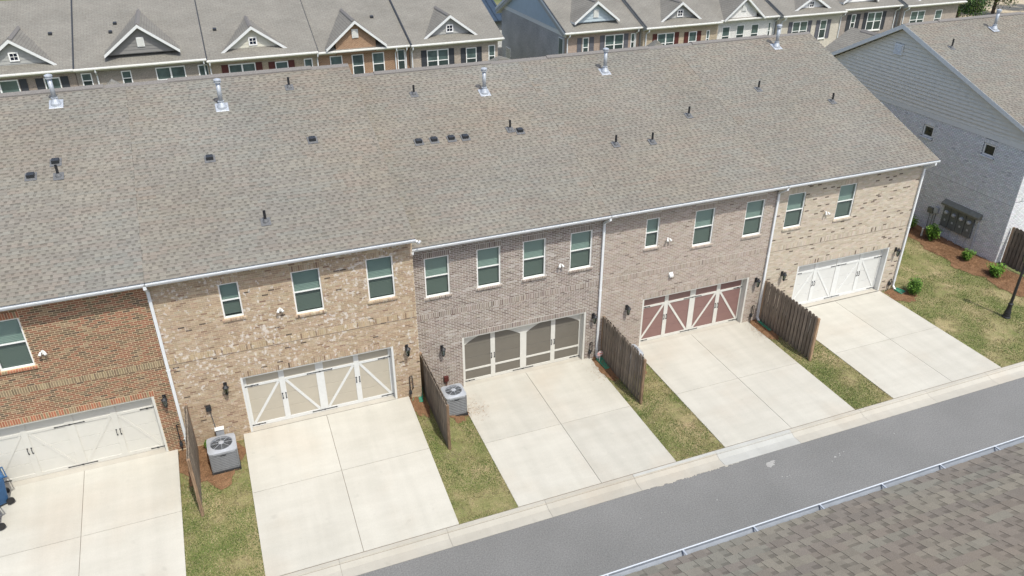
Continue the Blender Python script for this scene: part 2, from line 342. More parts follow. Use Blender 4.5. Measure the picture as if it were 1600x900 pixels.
# ---------------------------------------------------------------- brickwork
CH = .0677; BL = .203; MJ = .0135
def pick(pal):
    t = rnd.random()*sum(p[0] for p in pal)
    for w, c in pal:
        t -= w
        if t <= 0: return c
    return pal[-1][1]
def brick_cells(u0, u1, w0, w1, holes, soldiers, pal, smear=None, clip=None):
    cells = []
    regs = holes+[s[:4] for s in soldiers]
    k0 = int(math.floor(w0/CH)); k1 = int(math.ceil(w1/CH))
    for k in range(k0, k1):
        wa = max(k*CH, w0); wb = min((k+1)*CH-MJ, w1)
        if wb-wa < .02: continue
        wc = (wa+wb)/2; iv = [(u0, u1)]
        if clip: iv = [clip(wc)]
        for (a, b, c, d) in regs:
            if c-.012 < wc < d+.012:
                ni = []
                for p, q in iv:
                    if b <= p or a >= q: ni.append((p, q)); continue
                    if a > p: ni.append((p, a-MJ*.5))
                    if b < q: ni.append((b+MJ*.5, q))
                iv = ni
        off = (k % 2)*BL*.5
        for p, q in iv:
            i = math.floor((p-off)/BL)
            while True:
                a = max(p, off+i*BL); b = min(q, off+(i+1)*BL-MJ)
                if off+i*BL >= q: break
                i += 1
                if b-a < .025: continue
                c = jit(pick(pal), .10)
                if smear:
                    t = .7*vn(a*1.6, wc*3.2, 3.1)+.6*vn(a*5, wc*11, 8.1)+rnd.uniform(-.22, .22)
                    if t > smear[0]:
                        k_ = smear[2]*min(1, .35+(t-smear[0])*3.2); c = tuple(c[j]*(1-k_)+smear[1][j]*k_ for j in range(3))
                cells.append((a, b, wa, wb, rnd.uniform(.0012, .0035), c))
    for s in soldiers:
        a, b, c, d = s[:4]; n = max(1, round((b-a)/CH)); st = (b-a)/n
        for i in range(n):
            col = jit(pick(s[4] if len(s) > 4 else pal), .12)
            cells.append((a+i*st+MJ/2, a+(i+1)*st-MJ/2, c+MJ/2, d-MJ/2, rnd.uniform(.002, .0045), col))
    return cells
def cells_mesh(cells, T, name='brick_course', m='brick'):
    """T: (u, depth_out, w) -> world, vectorised through three basis vectors"""
    O, U, D, Wv = [np.array(t, dtype=np.float64) for t in T]
    A = np.array([c[:5] for c in cells]); C = np.array([c[5] for c in cells])
    a, b, w0, w1, d = A.T
    def P(u, dd, w): return O+u[:, None]*U+dd[:, None]*D+w[:, None]*Wv
    z = np.zeros_like(a)
    q = [(P(a, d, w0), P(b, d, w0), P(b, d, w1), P(a, d, w1)),
         (P(a, d, w1), P(b, d, w1), P(b, z, w1), P(a, z, w1)),
         (P(a, z, w0), P(b, z, w0), P(b, d, w0), P(a, d, w0)),
         (P(a, z, w0), P(a, d, w0), P(a, d, w1), P(a, z, w1)),
         (P(b, d, w0), P(b, z, w0), P(b, z, w1), P(b, d, w1))]
    V = np.concatenate([np.stack(x, 1) for x in q]); CC = np.concatenate([C]*5)
    return fast_mesh(name, V, CC, m)
PALM = {}
def mortar_mat(key, c): M['mortar_'+key] = mat('mortar_'+key, c, .95, 0, 14, .1, .3, 60)
mortar_mat('E', (.56, .44, .28)); mortar_mat('A', (.50, .39, .26)); mortar_mat('B', (.585, .545, .495)); mortar_mat('C', (.54, .48, .42))
_m = M['mortar_A']; _N = _m.node_tree.nodes; _tc = _N.new('ShaderNodeTexCoord'); _B = _N['Principled BSDF']
smear_nodes(_N, _m.node_tree.links, _tc, _B.inputs['Base Color'].links[0].from_socket, _B)
mortar_mat('D', (.47, .405, .32)); mortar_mat('R', (.20, .205, .22)); mortar_mat('N', (.4, .36, .3))
PAL = {
 'E': [(5, (.255, .125, .076)), (4, (.225, .118, .073)), (3, (.20, .128, .08)), (3, (.16, .112, .07)), (1.5, (.28, .195, .12)), (.7, (.12, .085, .06))],
 'Es': [(5, (.36, .145, .085)), (2, (.28, .145, .09)), (2, (.27, .20, .12))],
 'Eb': [(4, (.24, .185, .115)), (2, (.19, .14, .09)), (1, (.30, .23, .14))],
 'A': [(6, (.39, .298, .208)), (5, (.345, .258, .178)), (4, (.43, .343, .25)), (3, (.36, .262, .182)), (.9, (.25, .17, .12)), (.3, (.12, .09, .07))],
 'Ab': [(4, (.43, .335, .22)), (3, (.39, .295, .19)), (.9, (.25, .18, .12)), (2, (.45, .36, .25))],
 'B': [(6, (.255, .208, .175)), (4, (.23, .185, .155)), (4, (.29, .243, .205)), (1.6, (.175, .135, .113)), (1.0, (.34, .295, .255))],
 'C': [(6, (.345, .285, .235)), (4, (.32, .26, .215)), (4, (.375, .315, .265)), (1.5, (.28, .225, .185)), (.3, (.19, .15, .12))],
 'D': [(6, (.475, .405, .32)), (5, (.445, .38, .295)), (5, (.505, .44, .355)), (2, (.415, .345, .265)), (.75, (.13, .10, .08))],
 'R': [(5, (.70, .70, .70)), (4, (.67, .67, .67)), (3, (.73, .73, .725)), (.10, (.5, .5, .51))],
}
def wall_sheet(u0, u1, w0, w1, holes, T, matname, parent, reveal=.1, name='wall', thick=0):
    """flat wall (the mortar bed) with real openings and their reveals"""
    O, U, D, Wv = [Vector(t) for t in T]
    us = sorted({u0, u1, *[h[0] for h in holes], *[h[1] for h in holes]}); ws = sorted({w0, w1, *[h[2] for h in holes], *[h[3] for h in holes]})
    mb = MB(lambda u, d, w: O+U*u+D*d+Wv*w)
    for i in range(len(us)-1):
        for j in range(len(ws)-1):
            uc = (us[i]+us[i+1])/2; wc = (ws[j]+ws[j+1])/2
            if uc < u0 or uc > u1 or wc < w0 or wc > w1 or any(h[0] < uc < h[1] and h[2] < wc < h[3] for h in holes): continue
            mb.quad([(us[i], 0, ws[j]), (us[i+1], 0, ws[j]), (us[i+1], 0, ws[j+1]), (us[i], 0, ws[j+1])], matname)
    for h in holes:
        a, b, c, d = h[:4]; r = h[4] if len(h) > 4 else reveal
        mb.quad([(a, 0, c), (a, -r, c), (a, -r, d), (a, 0, d)], matname); mb.quad([(b, 0, c), (b, -r, c), (b, -r, d), (b, 0, d)], matname)
        mb.quad([(a, 0, d), (b, 0, d), (b, -r, d), (a, -r, d)], matname)
        if len(h) <= 4: mb.quad([(a, 0, c), (b, 0, c), (b, -r, c), (a, -r, c)], matname)
    if thick:
        mb.quad([(u0, -thick, w0), (u1, -thick, w0), (u1, -thick, w1), (u0, -thick, w1)], matname)
        for u in (u0, u1): mb.quad([(u, 0, w0), (u, -thick, w0), (u, -thick, w1), (u, 0, w1)], matname)
    return mb.build(name, parent)

# ---------------------------------------------------------------- shingles
SHC = [(.205, .187, .154), (.200, .179, .149), (.210, .190, .155), (.195, .176, .147), (.202, .188, .157), (.206, .179, .147)]
BAND = [.70]; TW = [.09, .19, .06, .115]
def shingle_cells(x0, x1, L, seed):
    r = random.Random(seed); cells = []; e = .1435
    n = int(math.ceil(L/e)); cur = r.choice(SHC); left = 0
    for i in range(n):
        x = x0-r.uniform(0, .3); tooth = True
        while x < x1:
            w = r.uniform(TW[0], TW[1]) if tooth else r.uniform(TW[2], TW[3])
            if left <= 0:
                cur = r.choice(SHC); left = r.uniform(.25, .9); pv = vn(x*.35, i*e*.35, seed)
                cur = tuple(c*(1+.06*pv)*(1+(.028 if k == 0 else -.028 if k == 2 else 0)*vn(x*.25, i*e*.25, seed+9)*2) for k, c in enumerate(cur))
            left -= w
            a, b = max(x, x0), min(x+w, x1)
            if b-a > .01:
                k = r.uniform(.92, 1.09); cells.append((a, b, i*e, min((i+1)*e+.004, L), tooth, tuple(c*k for c in cur), r.uniform(.38, .62)))
            x += w; tooth = not tooth if r.random() < .93 else tooth
    return cells
def shingle_faces(cells, T):
    O, U, D, Sv = [np.array(t, float) for t in T]     # Sv up the slope, D roof normal
    a = np.array([c[0] for c in cells]); b = np.array([c[1] for c in cells]); s0 = np.array([c[2] for c in cells]); s1 = np.array([c[3] for c in cells])
    th = np.array([c[4] for c in cells]); C = np.array([c[5] for c in cells]); band = np.array([c[6] for c in cells])
    h0 = np.where(th, .013, .008); h1 = np.where(th, .006, .002); z = np.zeros_like(a)
    def P(u, d, s): return O+u[:, None]*U+d[:, None]*D+s[:, None]*Sv
    sm = s0+(s1-s0)*np.where(th, .999, band); hm = h0+(h1-h0)*(sm-s0)/(s1-s0)
    V = [np.stack((P(a, h0, s0), P(b, h0, s0), P(b, hm, sm), P(a, hm, sm)), 1)]
    CC = [C]
    k = ~th      # exposed strip between the teeth carries a darker printed band along its top
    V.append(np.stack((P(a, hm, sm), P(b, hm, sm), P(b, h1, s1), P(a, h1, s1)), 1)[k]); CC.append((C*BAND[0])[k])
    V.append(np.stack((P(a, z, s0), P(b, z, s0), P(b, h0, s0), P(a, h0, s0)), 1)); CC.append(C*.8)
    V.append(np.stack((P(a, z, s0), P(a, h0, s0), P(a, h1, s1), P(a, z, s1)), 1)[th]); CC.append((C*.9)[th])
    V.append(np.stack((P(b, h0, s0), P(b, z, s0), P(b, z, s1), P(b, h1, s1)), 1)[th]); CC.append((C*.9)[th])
    return np.concatenate(V), np.concatenate(CC)
def shingle_roof(parent, x0, x1, ye, ze, s, L, seed, single=0, up=1):
    n = math.sqrt(1+s*s)
    T = ((0, ye, ze), (1, 0, 0), (0, -s*up/n, 1/n), (0, up/n, s/n))
    cells = shingle_cells(x0, x1, L, seed)
    if single:
        def vis(c):
            p = Vector((c[0], ye+up*c[2]/n, ze+c[2]*s/n))-CAM; z = p.dot(Fv)
            if z < .5: return 99
            u, v = 800+1228*p.dot(Rv)/z, 450-1228*p.dot(Uv)/z
            return p.length if (-20 < u < 1620 and v < 915) else 99
        order = sorted(range(len(cells)), key=lambda i: vis(cells[i]))
        sel = set(order[:single])
        for i in sorted(sel):
            V, C = shingle_faces([cells[i]], T)
            o = bpy.data.objects.new('shingle', fast_mesh('shingle', V, C, 'shingle')); link(o, parent)
        cells = [c for i, c in enumerate(cells) if i not in sel]
    V, C = shingle_faces(cells, T)
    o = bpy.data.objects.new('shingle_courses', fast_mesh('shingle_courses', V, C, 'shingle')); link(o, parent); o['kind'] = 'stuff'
    return o

# ---------------------------------------------------------------- windows, doors, gutters
def map_front(y0):   # facade facing -y : (u, depth inwards, w)
    return lambda u, d, w: (u, y0+d, w)
def map_left(x0):    # wall facing -x : u runs along y
    return lambda u, d, w: (x0+d, u, w)
BLIND = {}
def window(parent, T, u, w, zt, h, rec=.035, sill=None, single=False, blinds=True, sill_mb=True):
    f = .045 if not single else .075
    mb = MB(T)
    mb.box(u, u+f, rec, rec+.08, zt-h, zt, 'winframe'); mb.box(u+w-f, u+w, rec, rec+.08, zt-h, zt, 'winframe')
    mb.box(u+f, u+w-f, rec, rec+.08, zt-f, zt, 'winframe'); mb.box(u+f, u+w-f, rec, rec+.08, zt-h, zt-h+f, 'winframe')
    wd = mb.build('window', parent)
    zm = zt-h*.49
    if not single:
        m2 = MB(T); m2.box(u+f, u+w-f, rec+.012, rec+.06, zm-.022, zm+.022, 'winframe'); m2.build('meeting_rail', wd)
        MB(T).quad([(u+f, rec+.025, zm+.022), (u+w-f, rec+.025, zm+.022), (u+w-f, rec+.025, zt-f), (u+f, rec+.025, zt-f)], 'glass').build('pane', wd)
        MB(T).quad([(u+f, rec+.04, zt-h+f), (u+w-f, rec+.04, zt-h+f), (u+w-f, rec+.04, zm-.022), (u+f, rec+.04, zm-.022)], 'screen').build('pane', wd)
    else:
        MB(T).quad([(u+f, rec+.025, zt-h+f), (u+w-f, rec+.025, zt-h+f), (u+w-f, rec+.025, zt-f), (u+f, rec+.025, zt-f)], 'screen').build('pane', wd)
    if blinds:
        b = MB(T); n = int((h-.1)/.05)
        for i in range(n):
            z = zt-f-.03-i*.05
            b.add([(u+.05, rec+.085, z-.021), (u+w-.05, rec+.085, z-.021), (u+w-.05, rec+.115, z+.021), (u+.05, rec+.115, z+.021)], [(0, 1, 2, 3)], 'blind')
        b.build('blind', wd)
    MB(T).box(u, u+w, rec+.14, rec+.16, zt-h, zt, 'room').build('room_backing', wd)
    return wd
def brick_sill(parent, y0, u, w, z, pal, matm, T=None):
    T = T or map_front(y0)
    mb = MB(T); mb.hexa([(u-.05, -.045, z-.085), (u+w+.05, -.045, z-.085), (u+w+.05, .05, z-.085), (u-.05, .05, z-.085),
                         (u-.05, -.045, z-.022), (u+w+.05, -.045, z-.022), (u+w+.05, .05, z-.004), (u-.05, .05, z-.004)], matm)
    o = mb.build('sill', parent)
    n = round((w+.1)/.0677); st = (w+.1)/n; V = []; C = []
    for i in range(n):
        a = u-.05+i*st+.005; b = u-.05+(i+1)*st-.005; c = jit(pick(pal), .12); p = -.052
        t = [T(a, p, z-.08), T(b, p, z-.08), T(b, p, z-.018), T(a, p, z-.018), T(a, .05, z), T(b, .05, z)]
        V += [[t[0], t[1], t[2], t[3]], [t[3], t[2], t[5], t[4]]]; C += [c, c]
    s = bpy.data.objects.new('sill_bricks', fast_mesh('sill_bricks', V, C, 'brick')); link(s, o); s['kind'] = 'stuff'
def gutter_profile(y, z, sy=-1):
    o = [(0, .11), (0, 0), (.085, 0), (.098, .03), (.122, .065), (.126, .105), (.110, .112)]
    i = [(.110, .106), (.119, .103), (.116, .068), (.092, .034), (.081, .005), (.005, .005), (.005, .11)]
    return [(y+sy*a, z+b) for a, b in o+i]
def gutter(parent, x0, x1, y, z, hang=.95, hx=0):
    mb = MB(); mb.ext(gutter_profile(y, z), x0, x1, 'gutter'); 
    for x in (x0, x1-.003): mb.box(x, x+.003, y-.12, y, z, z+.105, 'gutter')
    g = mb.build('gutter', parent)
    x = x0+.2+hx
    h = None
    while hang and x < x1:
        if h is None:
            h = MB().box(-.012, .012, -.115, 0, .088, .1, 'gutter').build('hanger', g, loc=(x, y, z))
        else:
            h2 = h.copy(); COL.objects.link(h2); h2.location = (x, y, z)
        x += hang
    return g
def downspout(parent, x, y0, yg, zt, zb, kick=True, dx=0):
    """rectangular downpipe: elbow from the gutter back to the wall, pipe, shoe"""
    mb = MB(); r = .04
    def seg(p, q, rx=.045, ry=.035):
        p = Vector(p); q = Vector(q)
        d = (q-p).normalized(); a = Vector((1, 0, 0)); a = (a-d*a.dot(d)).normalized(); b = d.cross(a)
        vs = [p+a*i*rx+b*j*ry for i, j in ((-1, -1), (1, -1), (1, 1), (-1, 1))]+[q+a*i*rx+b*j*ry for i, j in ((-1, -1), (1, -1), (1, 1), (-1, 1))]
        mb.add(vs, BOXF, 'gutter')
    yw = y0-.05
    seg((x+dx, yg, zt+.02), (x+dx, yg, zt-.09)); seg((x+dx, yg, zt-.07), (x, yw, zt-.36)); seg((x, yw, zt-.34), (x, yw, zb+.22))
    if kick: seg((x, yw, zb+.24), (x+.02, yw-.16, zb+.07))
    for z in (zt-.7, (zt+zb)/2, zb+.5): mb.box(x-.06, x+.06, yw-.04, yw+.05, z, z+.03, 'gutter')
    return mb.build('downspout', parent, bevel=.006)
def garage_door(parent, x0, y0, z0, pm, tm='white', Wd=5.0, H=2.21, style='x', rec=.26):
    gd = MB()
    t = .07                          # jambs and head lining the brick opening
    gd.box(x0, x0+t, y0+.004, y0+rec+.05, z0, z0+H, tm); gd.box(x0+Wd-t, x0+Wd, y0+.004, y0+rec+.05, z0, z0+H, tm)
    gd.box(x0+t, x0+Wd-t, y0+.02, y0+rec+.05, z0+H-.05, z0+H, tm)
    g = gd.build('garage_door', parent)
    a, b = x0+t, x0+Wd-t; za, zb = z0+.01, z0+H-.05; y = y0+rec; n = 4; hh = (zb-za)/n
    for i in range(n):
        o = MB().box(a+.004, b-.004, y, y+.05, za+i*hh+.004, za+(i+1)*hh-.004, pm).build('door_section', g, bevel=.006)
    w = b-a; yf = y-.022; c = (a+b)/2
    def brd(u0, u1, w0, w1, nm='stile', m=tm, d=0): return MB().box(u0, u1, yf-d, y-.002, w0, w1, m).build(nm, g, bevel=.004)
    tb = tm if style != 'flat' else pm
    def B(u0, u1, w0, w1, nm, d=0): brd(u0, u1, w0, w1, nm, tb, d)
    B(a, a+.085, za, zb, 'stile'); B(b-.085, b, za, zb, 'stile'); B(c-.13, c+.13, za, zb, 'stile')
    q1, q2 = (a+.085+c-.13)/2, (b-.085+c+.13)/2
    for q in (q1, q2): B(q-.09, q+.09, za, zb, 'stile')
    segs = [(a+.085, q1-.09), (q1+.09, c-.13), (c+.13, q2-.09), (q2+.09, b-.085)]
    def slantb(p, q, wdt):
        p = Vector((p[0], 0, p[1])); q = Vector((q[0], 0, q[1])); d = (q-p).normalized(); nn = Vector((-d.z, 0, d.x))*wdt/2
        pts = [p-nn, q-nn, q+nn, p+nn]
        MB().hexa([(v.x, y-.016, v.z) for v in pts]+[(v.x, y-.001, v.z) for v in pts], tb).build('brace', g)
    for k, (u0, u1) in enumerate(segs):
        B(u0, u1, za, za+.13, 'rail')
        if style == 'arch':
            B(u0, u1, za+.52, za+.60, 'rail')
            h2 = k//2; ca = (segs[h2*2][0]+segs[h2*2+1][1])/2; hw = (segs[h2*2+1][1]-segs[h2*2][0])/2
            N_ = 10; pts = [(u0, zb), (u1, zb)]
            for i in range(N_+1):
                u = u1+(u0-u1)*i/N_; pts.append((u, zb-.05-.40*((u-ca)/hw)**2))
            MB().ext(pts, yf+.002, y-.002, tb, 'y').build('arch_board', g) if False else MB(lambda p, t_, q_: (p, t_, q_)).ext(pts, yf+.002, y-.002, tb, 'y').build('arch_board', g)
        else:
            B(u0, u1, zb-hh+.0, zb-hh+.095, 'rail')
            if k % 2 == 0: slantb((u0+.03, za+.14), (u1-.03, zb-hh-.01), .085)
            else: slantb((u0+.03, zb-hh-.01), (u1-.03, za+.14), .085)
    def iron(u0, u1, z, nm='hinge'):
        mb = MB(); mb.box(u0, u1, yf-.012, yf-.001, z-.012, z+.012, 'black'); mb.box((u0+u1)/2-.03, (u0+u1)/2+.03, yf-.016, yf-.002, z-.02, z+.02, 'black')
        for u in (u0, u1): mb.add([(u-.03, yf-.012, z), (u, yf-.012, z-.024), (u+.03, yf-.012, z), (u, yf-.012, z+.024), (u-.03, yf-.001, z), (u, yf-.001, z-.024), (u+.03, yf-.001, z), (u, yf-.001, z+.024)], BOXF, 'black')
        mb.build(nm, g)
    zs = [za+.07]+([] if style == 'arch' else [zb-hh+.045])
    for z in zs:
        iron(a+.04, a+.42, z); iron(c-.40, c+.40, z); iron(b-.42, b-.04, z)
    for q in (q1, q2):
        for s in (-.055, .055):
            mb = MB(); z = za+1.0; u = q+s
            mb.path([(u, yf-.002, z-.10), (u, yf-.045, z-.07), (u, yf-.045, z+.07), (u, yf-.002, z+.10)], .011, 'black', 6)
            mb.box(u-.02, u+.02, yf-.012, yf-.001, z+.08, z+.12, 'black'); mb.box(u-.02, u+.02, yf-.012, yf-.001, z-.12, z-.08, 'black')
            mb.build('handle', g)
    return g
RS = .381
def flue(parent, x, y, z, h=.95):
    mb = MB()
    mb.hexa([(x-.22, y-.22, z-.22*RS+.006), (x+.22, y-.22, z-.22*RS+.006), (x+.22, y+.22, z+.22*RS+.006), (x-.22, y+.22, z+.22*RS+.006),
             (x-.21, y-.21, z-.21*RS+.02), (x+.21, y-.21, z-.21*RS+.02), (x+.21, y+.21, z+.21*RS+.02), (x-.21, y+.21, z+.21*RS+.02)], 'galv')
    o = mb.build('flue', parent)
    MB().lathe((x, y, z-.05), [(.15, 0), (.145, .09), (.075, .26), (.095, .27), (.095, .285), (.068, .29)], 'galv', 18).build('flue_cone', o, smooth=False)
    MB().lathe((x, y, z+.2), [(.064, 0), (.064, h-.28)], 'galv', 16).build('flue_pipe', o, smooth=True)
    MB().lathe((x, y, z+h-.09), [(.064, 0), (.10, .01), (.10, .05), (.085, .055), (.085, .08), (.11, .085), (.105, .12), (.05, .15), (.02, .16)], 'galv', 18).build('flue_cap', o)
def pipe_vent(parent, x, y, z, h=.38):
    mb = MB()
    mb.hexa([(x-.15, y-.17, z-.17*RS+.014), (x+.15, y-.17, z-.17*RS+.014), (x+.15, y+.15, z+.15*RS+.014), (x-.15, y+.15, z+.15*RS+.014),
             (x-.15, y-.17, z-.17*RS+.022), (x+.15, y-.17, z-.17*RS+.022), (x+.15, y+.15, z+.15*RS+.022), (x-.15, y+.15, z+.15*RS+.022)], 'ventgrey')
    mb.lathe((x, y, z-.03), [(.10, 0), (.085, .07), (.05, .14)], 'ventgrey', 12)
    mb.lathe((x, y, z), [(.042, .02), (.042, h), (.034, h), (.034, h-.03)], 'black', 12)
    mb.build('pipe_vent', parent)
def box_vent(parent, x, y, z):
    mb = MB()
    mb.hexa([(x-.17, y-.2, z-.2*RS+.014), (x+.17, y-.2, z-.2*RS+.014), (x+.17, y+.15, z+.15*RS+.014), (x-.17, y+.15, z+.15*RS+.014),
             (x-.17, y-.2, z-.2*RS+.022), (x+.17, y-.2, z-.2*RS+.022), (x+.17, y+.15, z+.15*RS+.022), (x-.17, y+.15, z+.15*RS+.022)], 'ventgrey')
    mb.hexa([(x-.11, y-.10, z-.10*RS+.02), (x+.11, y-.10, z-.10*RS+.02), (x+.11, y+.12, z+.12*RS+.02), (x-.11, y+.12, z+.12*RS+.02),
             (x-.11, y-.13, z+.10), (x+.11, y-.13, z+.10), (x+.10, y+.10, z+.12), (x-.10, y+.10, z+.12)], 'darkplastic')
    mb.build('box_vent', parent, bevel=.008)

# ---------------------------------------------------------------- the main row of townhouses
def roof_slab(parent, x0, x1, ye, ze, yr, zr, yb, zb, name='roof'):
    """rear slope, front slope and underside as one solid gabled slab"""
    t = .14
    poly = [(ye, ze), (yr, zr), (yb, zb), (yb, zb-t), (yr, zr-t*1.1), (ye, ze-t)]
    mb = MB(); n = len(poly)
    vs = [(x0, *p) for p in poly]+[(x1, *p) for p in poly]
    mb.add(vs, [(0, 1, 7, 6)], 'roof_under'); mb.add(vs, [(1, 2, 8, 7)], 'roof_x')
    mb.add(vs, [(2, 3, 9, 8), (3, 4, 10, 9), (4, 5, 11, 10), (5, 0, 6, 11), (0, 5, 4, 1), (1, 4, 3, 2), (6, 7, 10, 11), (7, 8, 9, 10)], 'white')
    return mb.build(name, parent)
def ridge_cap(parent, x0, x1, y, z, vent):
    w = .17; h = .06 if vent else .010
    mb = MB()
    def P(a, dz): return (y+a, z-abs(a)*(RS if a < 0 else .5)+dz)
    mb.ext([P(-w, h), P(-w, h+.012), P(0, h+.022), P(w, h+.012), P(w, h)], x0, x1, 'ridgevent' if vent else 'shcap')
    o = mb.build('ridge_vent' if vent else 'ridge_cap', parent)
    if vent:
        m2 = MB(); m2.ext([P(-w+.01, 0), P(-w+.01, h+.002), P(w-.01, h+.002), P(w-.01, 0)], x0+.01, x1-.01, 'darkplastic'); m2.build('vent_core', o)
    return o
RS = .381
def flue(parent, x, y, z, h=.95):
    mb = MB()
    mb.hexa([(x-.22, y-.22, z-.22*RS+.006), (x+.22, y-.22, z-.22*RS+.006), (x+.22, y+.22, z+.22*RS+.006), (x-.22, y+.22, z+.22*RS+.006),
             (x-.21, y-.21, z-.21*RS+.02), (x+.21, y-.21, z-.21*RS+.02), (x+.21, y+.21, z+.21*RS+.02), (x-.21, y+.21, z+.21*RS+.02)], 'galv')
    o = mb.build('flue', parent)
    MB().lathe((x, y, z-.05), [(.17, 0), (.165, .09), (.085, .26), (.11, .27), (.11, .285), (.078, .29)], 'galv', 18).build('flue_cone', o, smooth=False)
    MB().lathe((x, y, z+.2), [(.075, 0), (.075, h-.28)], 'galv', 16).build('flue_pipe', o, smooth=True)
    MB().lathe((x, y, z+h-.09), [(.075, 0), (.12, .01), (.12, .05), (.10, .055), (.10, .08), (.13, .085), (.125, .12), (.06, .15), (.02, .16)], 'galv', 18).build('flue_cap', o)
def pipe_vent(parent, x, y, z, h=.38):
    mb = MB()
    mb.hexa([(x-.15, y-.17, z-.17*RS+.014), (x+.15, y-.17, z-.17*RS+.014), (x+.15, y+.15, z+.15*RS+.014), (x-.15, y+.15, z+.15*RS+.014),
             (x-.15, y-.17, z-.17*RS+.022), (x+.15, y-.17, z-.17*RS+.022), (x+.15, y+.15, z+.15*RS+.022), (x-.15, y+.15, z+.15*RS+.022)], 'ventgrey')
    mb.lathe((x, y, z-.03), [(.10, 0), (.085, .07), (.05, .14)], 'ventgrey', 12)
    mb.lathe((x, y, z), [(.042, .02), (.042, h), (.034, h), (.034, h-.03)], 'black', 12)
    mb.build('pipe_vent', parent)
def box_vent(parent, x, y, z):
    mb = MB()
    mb.hexa([(x-.17, y-.2, z-.2*RS+.014), (x+.17, y-.2, z-.2*RS+.014), (x+.17, y+.15, z+.15*RS+.014), (x-.17, y+.15, z+.15*RS+.014),
             (x-.17, y-.2, z-.2*RS+.022), (x+.17, y-.2, z-.2*RS+.022), (x+.17, y+.15, z+.15*RS+.022), (x-.17, y+.15, z+.15*RS+.022)], 'ventgrey')
    mb.hexa([(x-.11, y-.10, z-.10*RS+.02), (x+.11, y-.10, z-.10*RS+.02), (x+.11, y+.12, z+.12*RS+.02), (x-.11, y+.12, z+.12*RS+.02),
             (x-.11, y-.13, z+.10), (x+.11, y-.13, z+.10), (x+.10, y+.10, z+.12), (x-.10, y+.10, z+.12)], 'darkplastic')
    mb.build('box_vent', parent, bevel=.008)

# ---------------------------------------------------------------- the main row of townhouses
def roof_slab(parent, x0, x1, ye, ze, yr, zr, yb, zb, name='roof'):
    """rear slope, front slope and underside as one solid gabled slab"""
    t = .14
    poly = [(ye, ze), (yr, zr), (yb, zb), (yb, zb-t), (yr, zr-t*1.1), (ye, ze-t)]
    mb = MB(); n = len(poly)
    vs = [(x0, *p) for p in poly]+[(x1, *p) for p in poly]
    mb.add(vs, [(0, 1, 7, 6)], 'roof_under'); mb.add(vs, [(1, 2, 8, 7)], 'roof_x')
    mb.add(vs, [(2, 3, 9, 8), (3, 4, 10, 9), (4, 5, 11, 10), (5, 0, 6, 11), (0, 5, 4, 1), (1, 4, 3, 2), (6, 7, 10, 11), (7, 8, 9, 10)], 'white')
    return mb.build(name, parent)
def ridge_cap(parent, x0, x1, y, z, vent):
    mb = MB()
    h = .05 if vent else .012; w = .17
    mb.ext([(y-w, z-w*RS+.012), (y-w, z-w*RS+.012+h), (y, z+h+.022), (y+w, z-w*.5+.012+h), (y+w, z-w*.5+.012)], x0, x1, 'ridgevent')
    o = mb.build('ridge_vent' if vent else 'ridge_cap', parent)
    return o
HOLE_PAD = .0
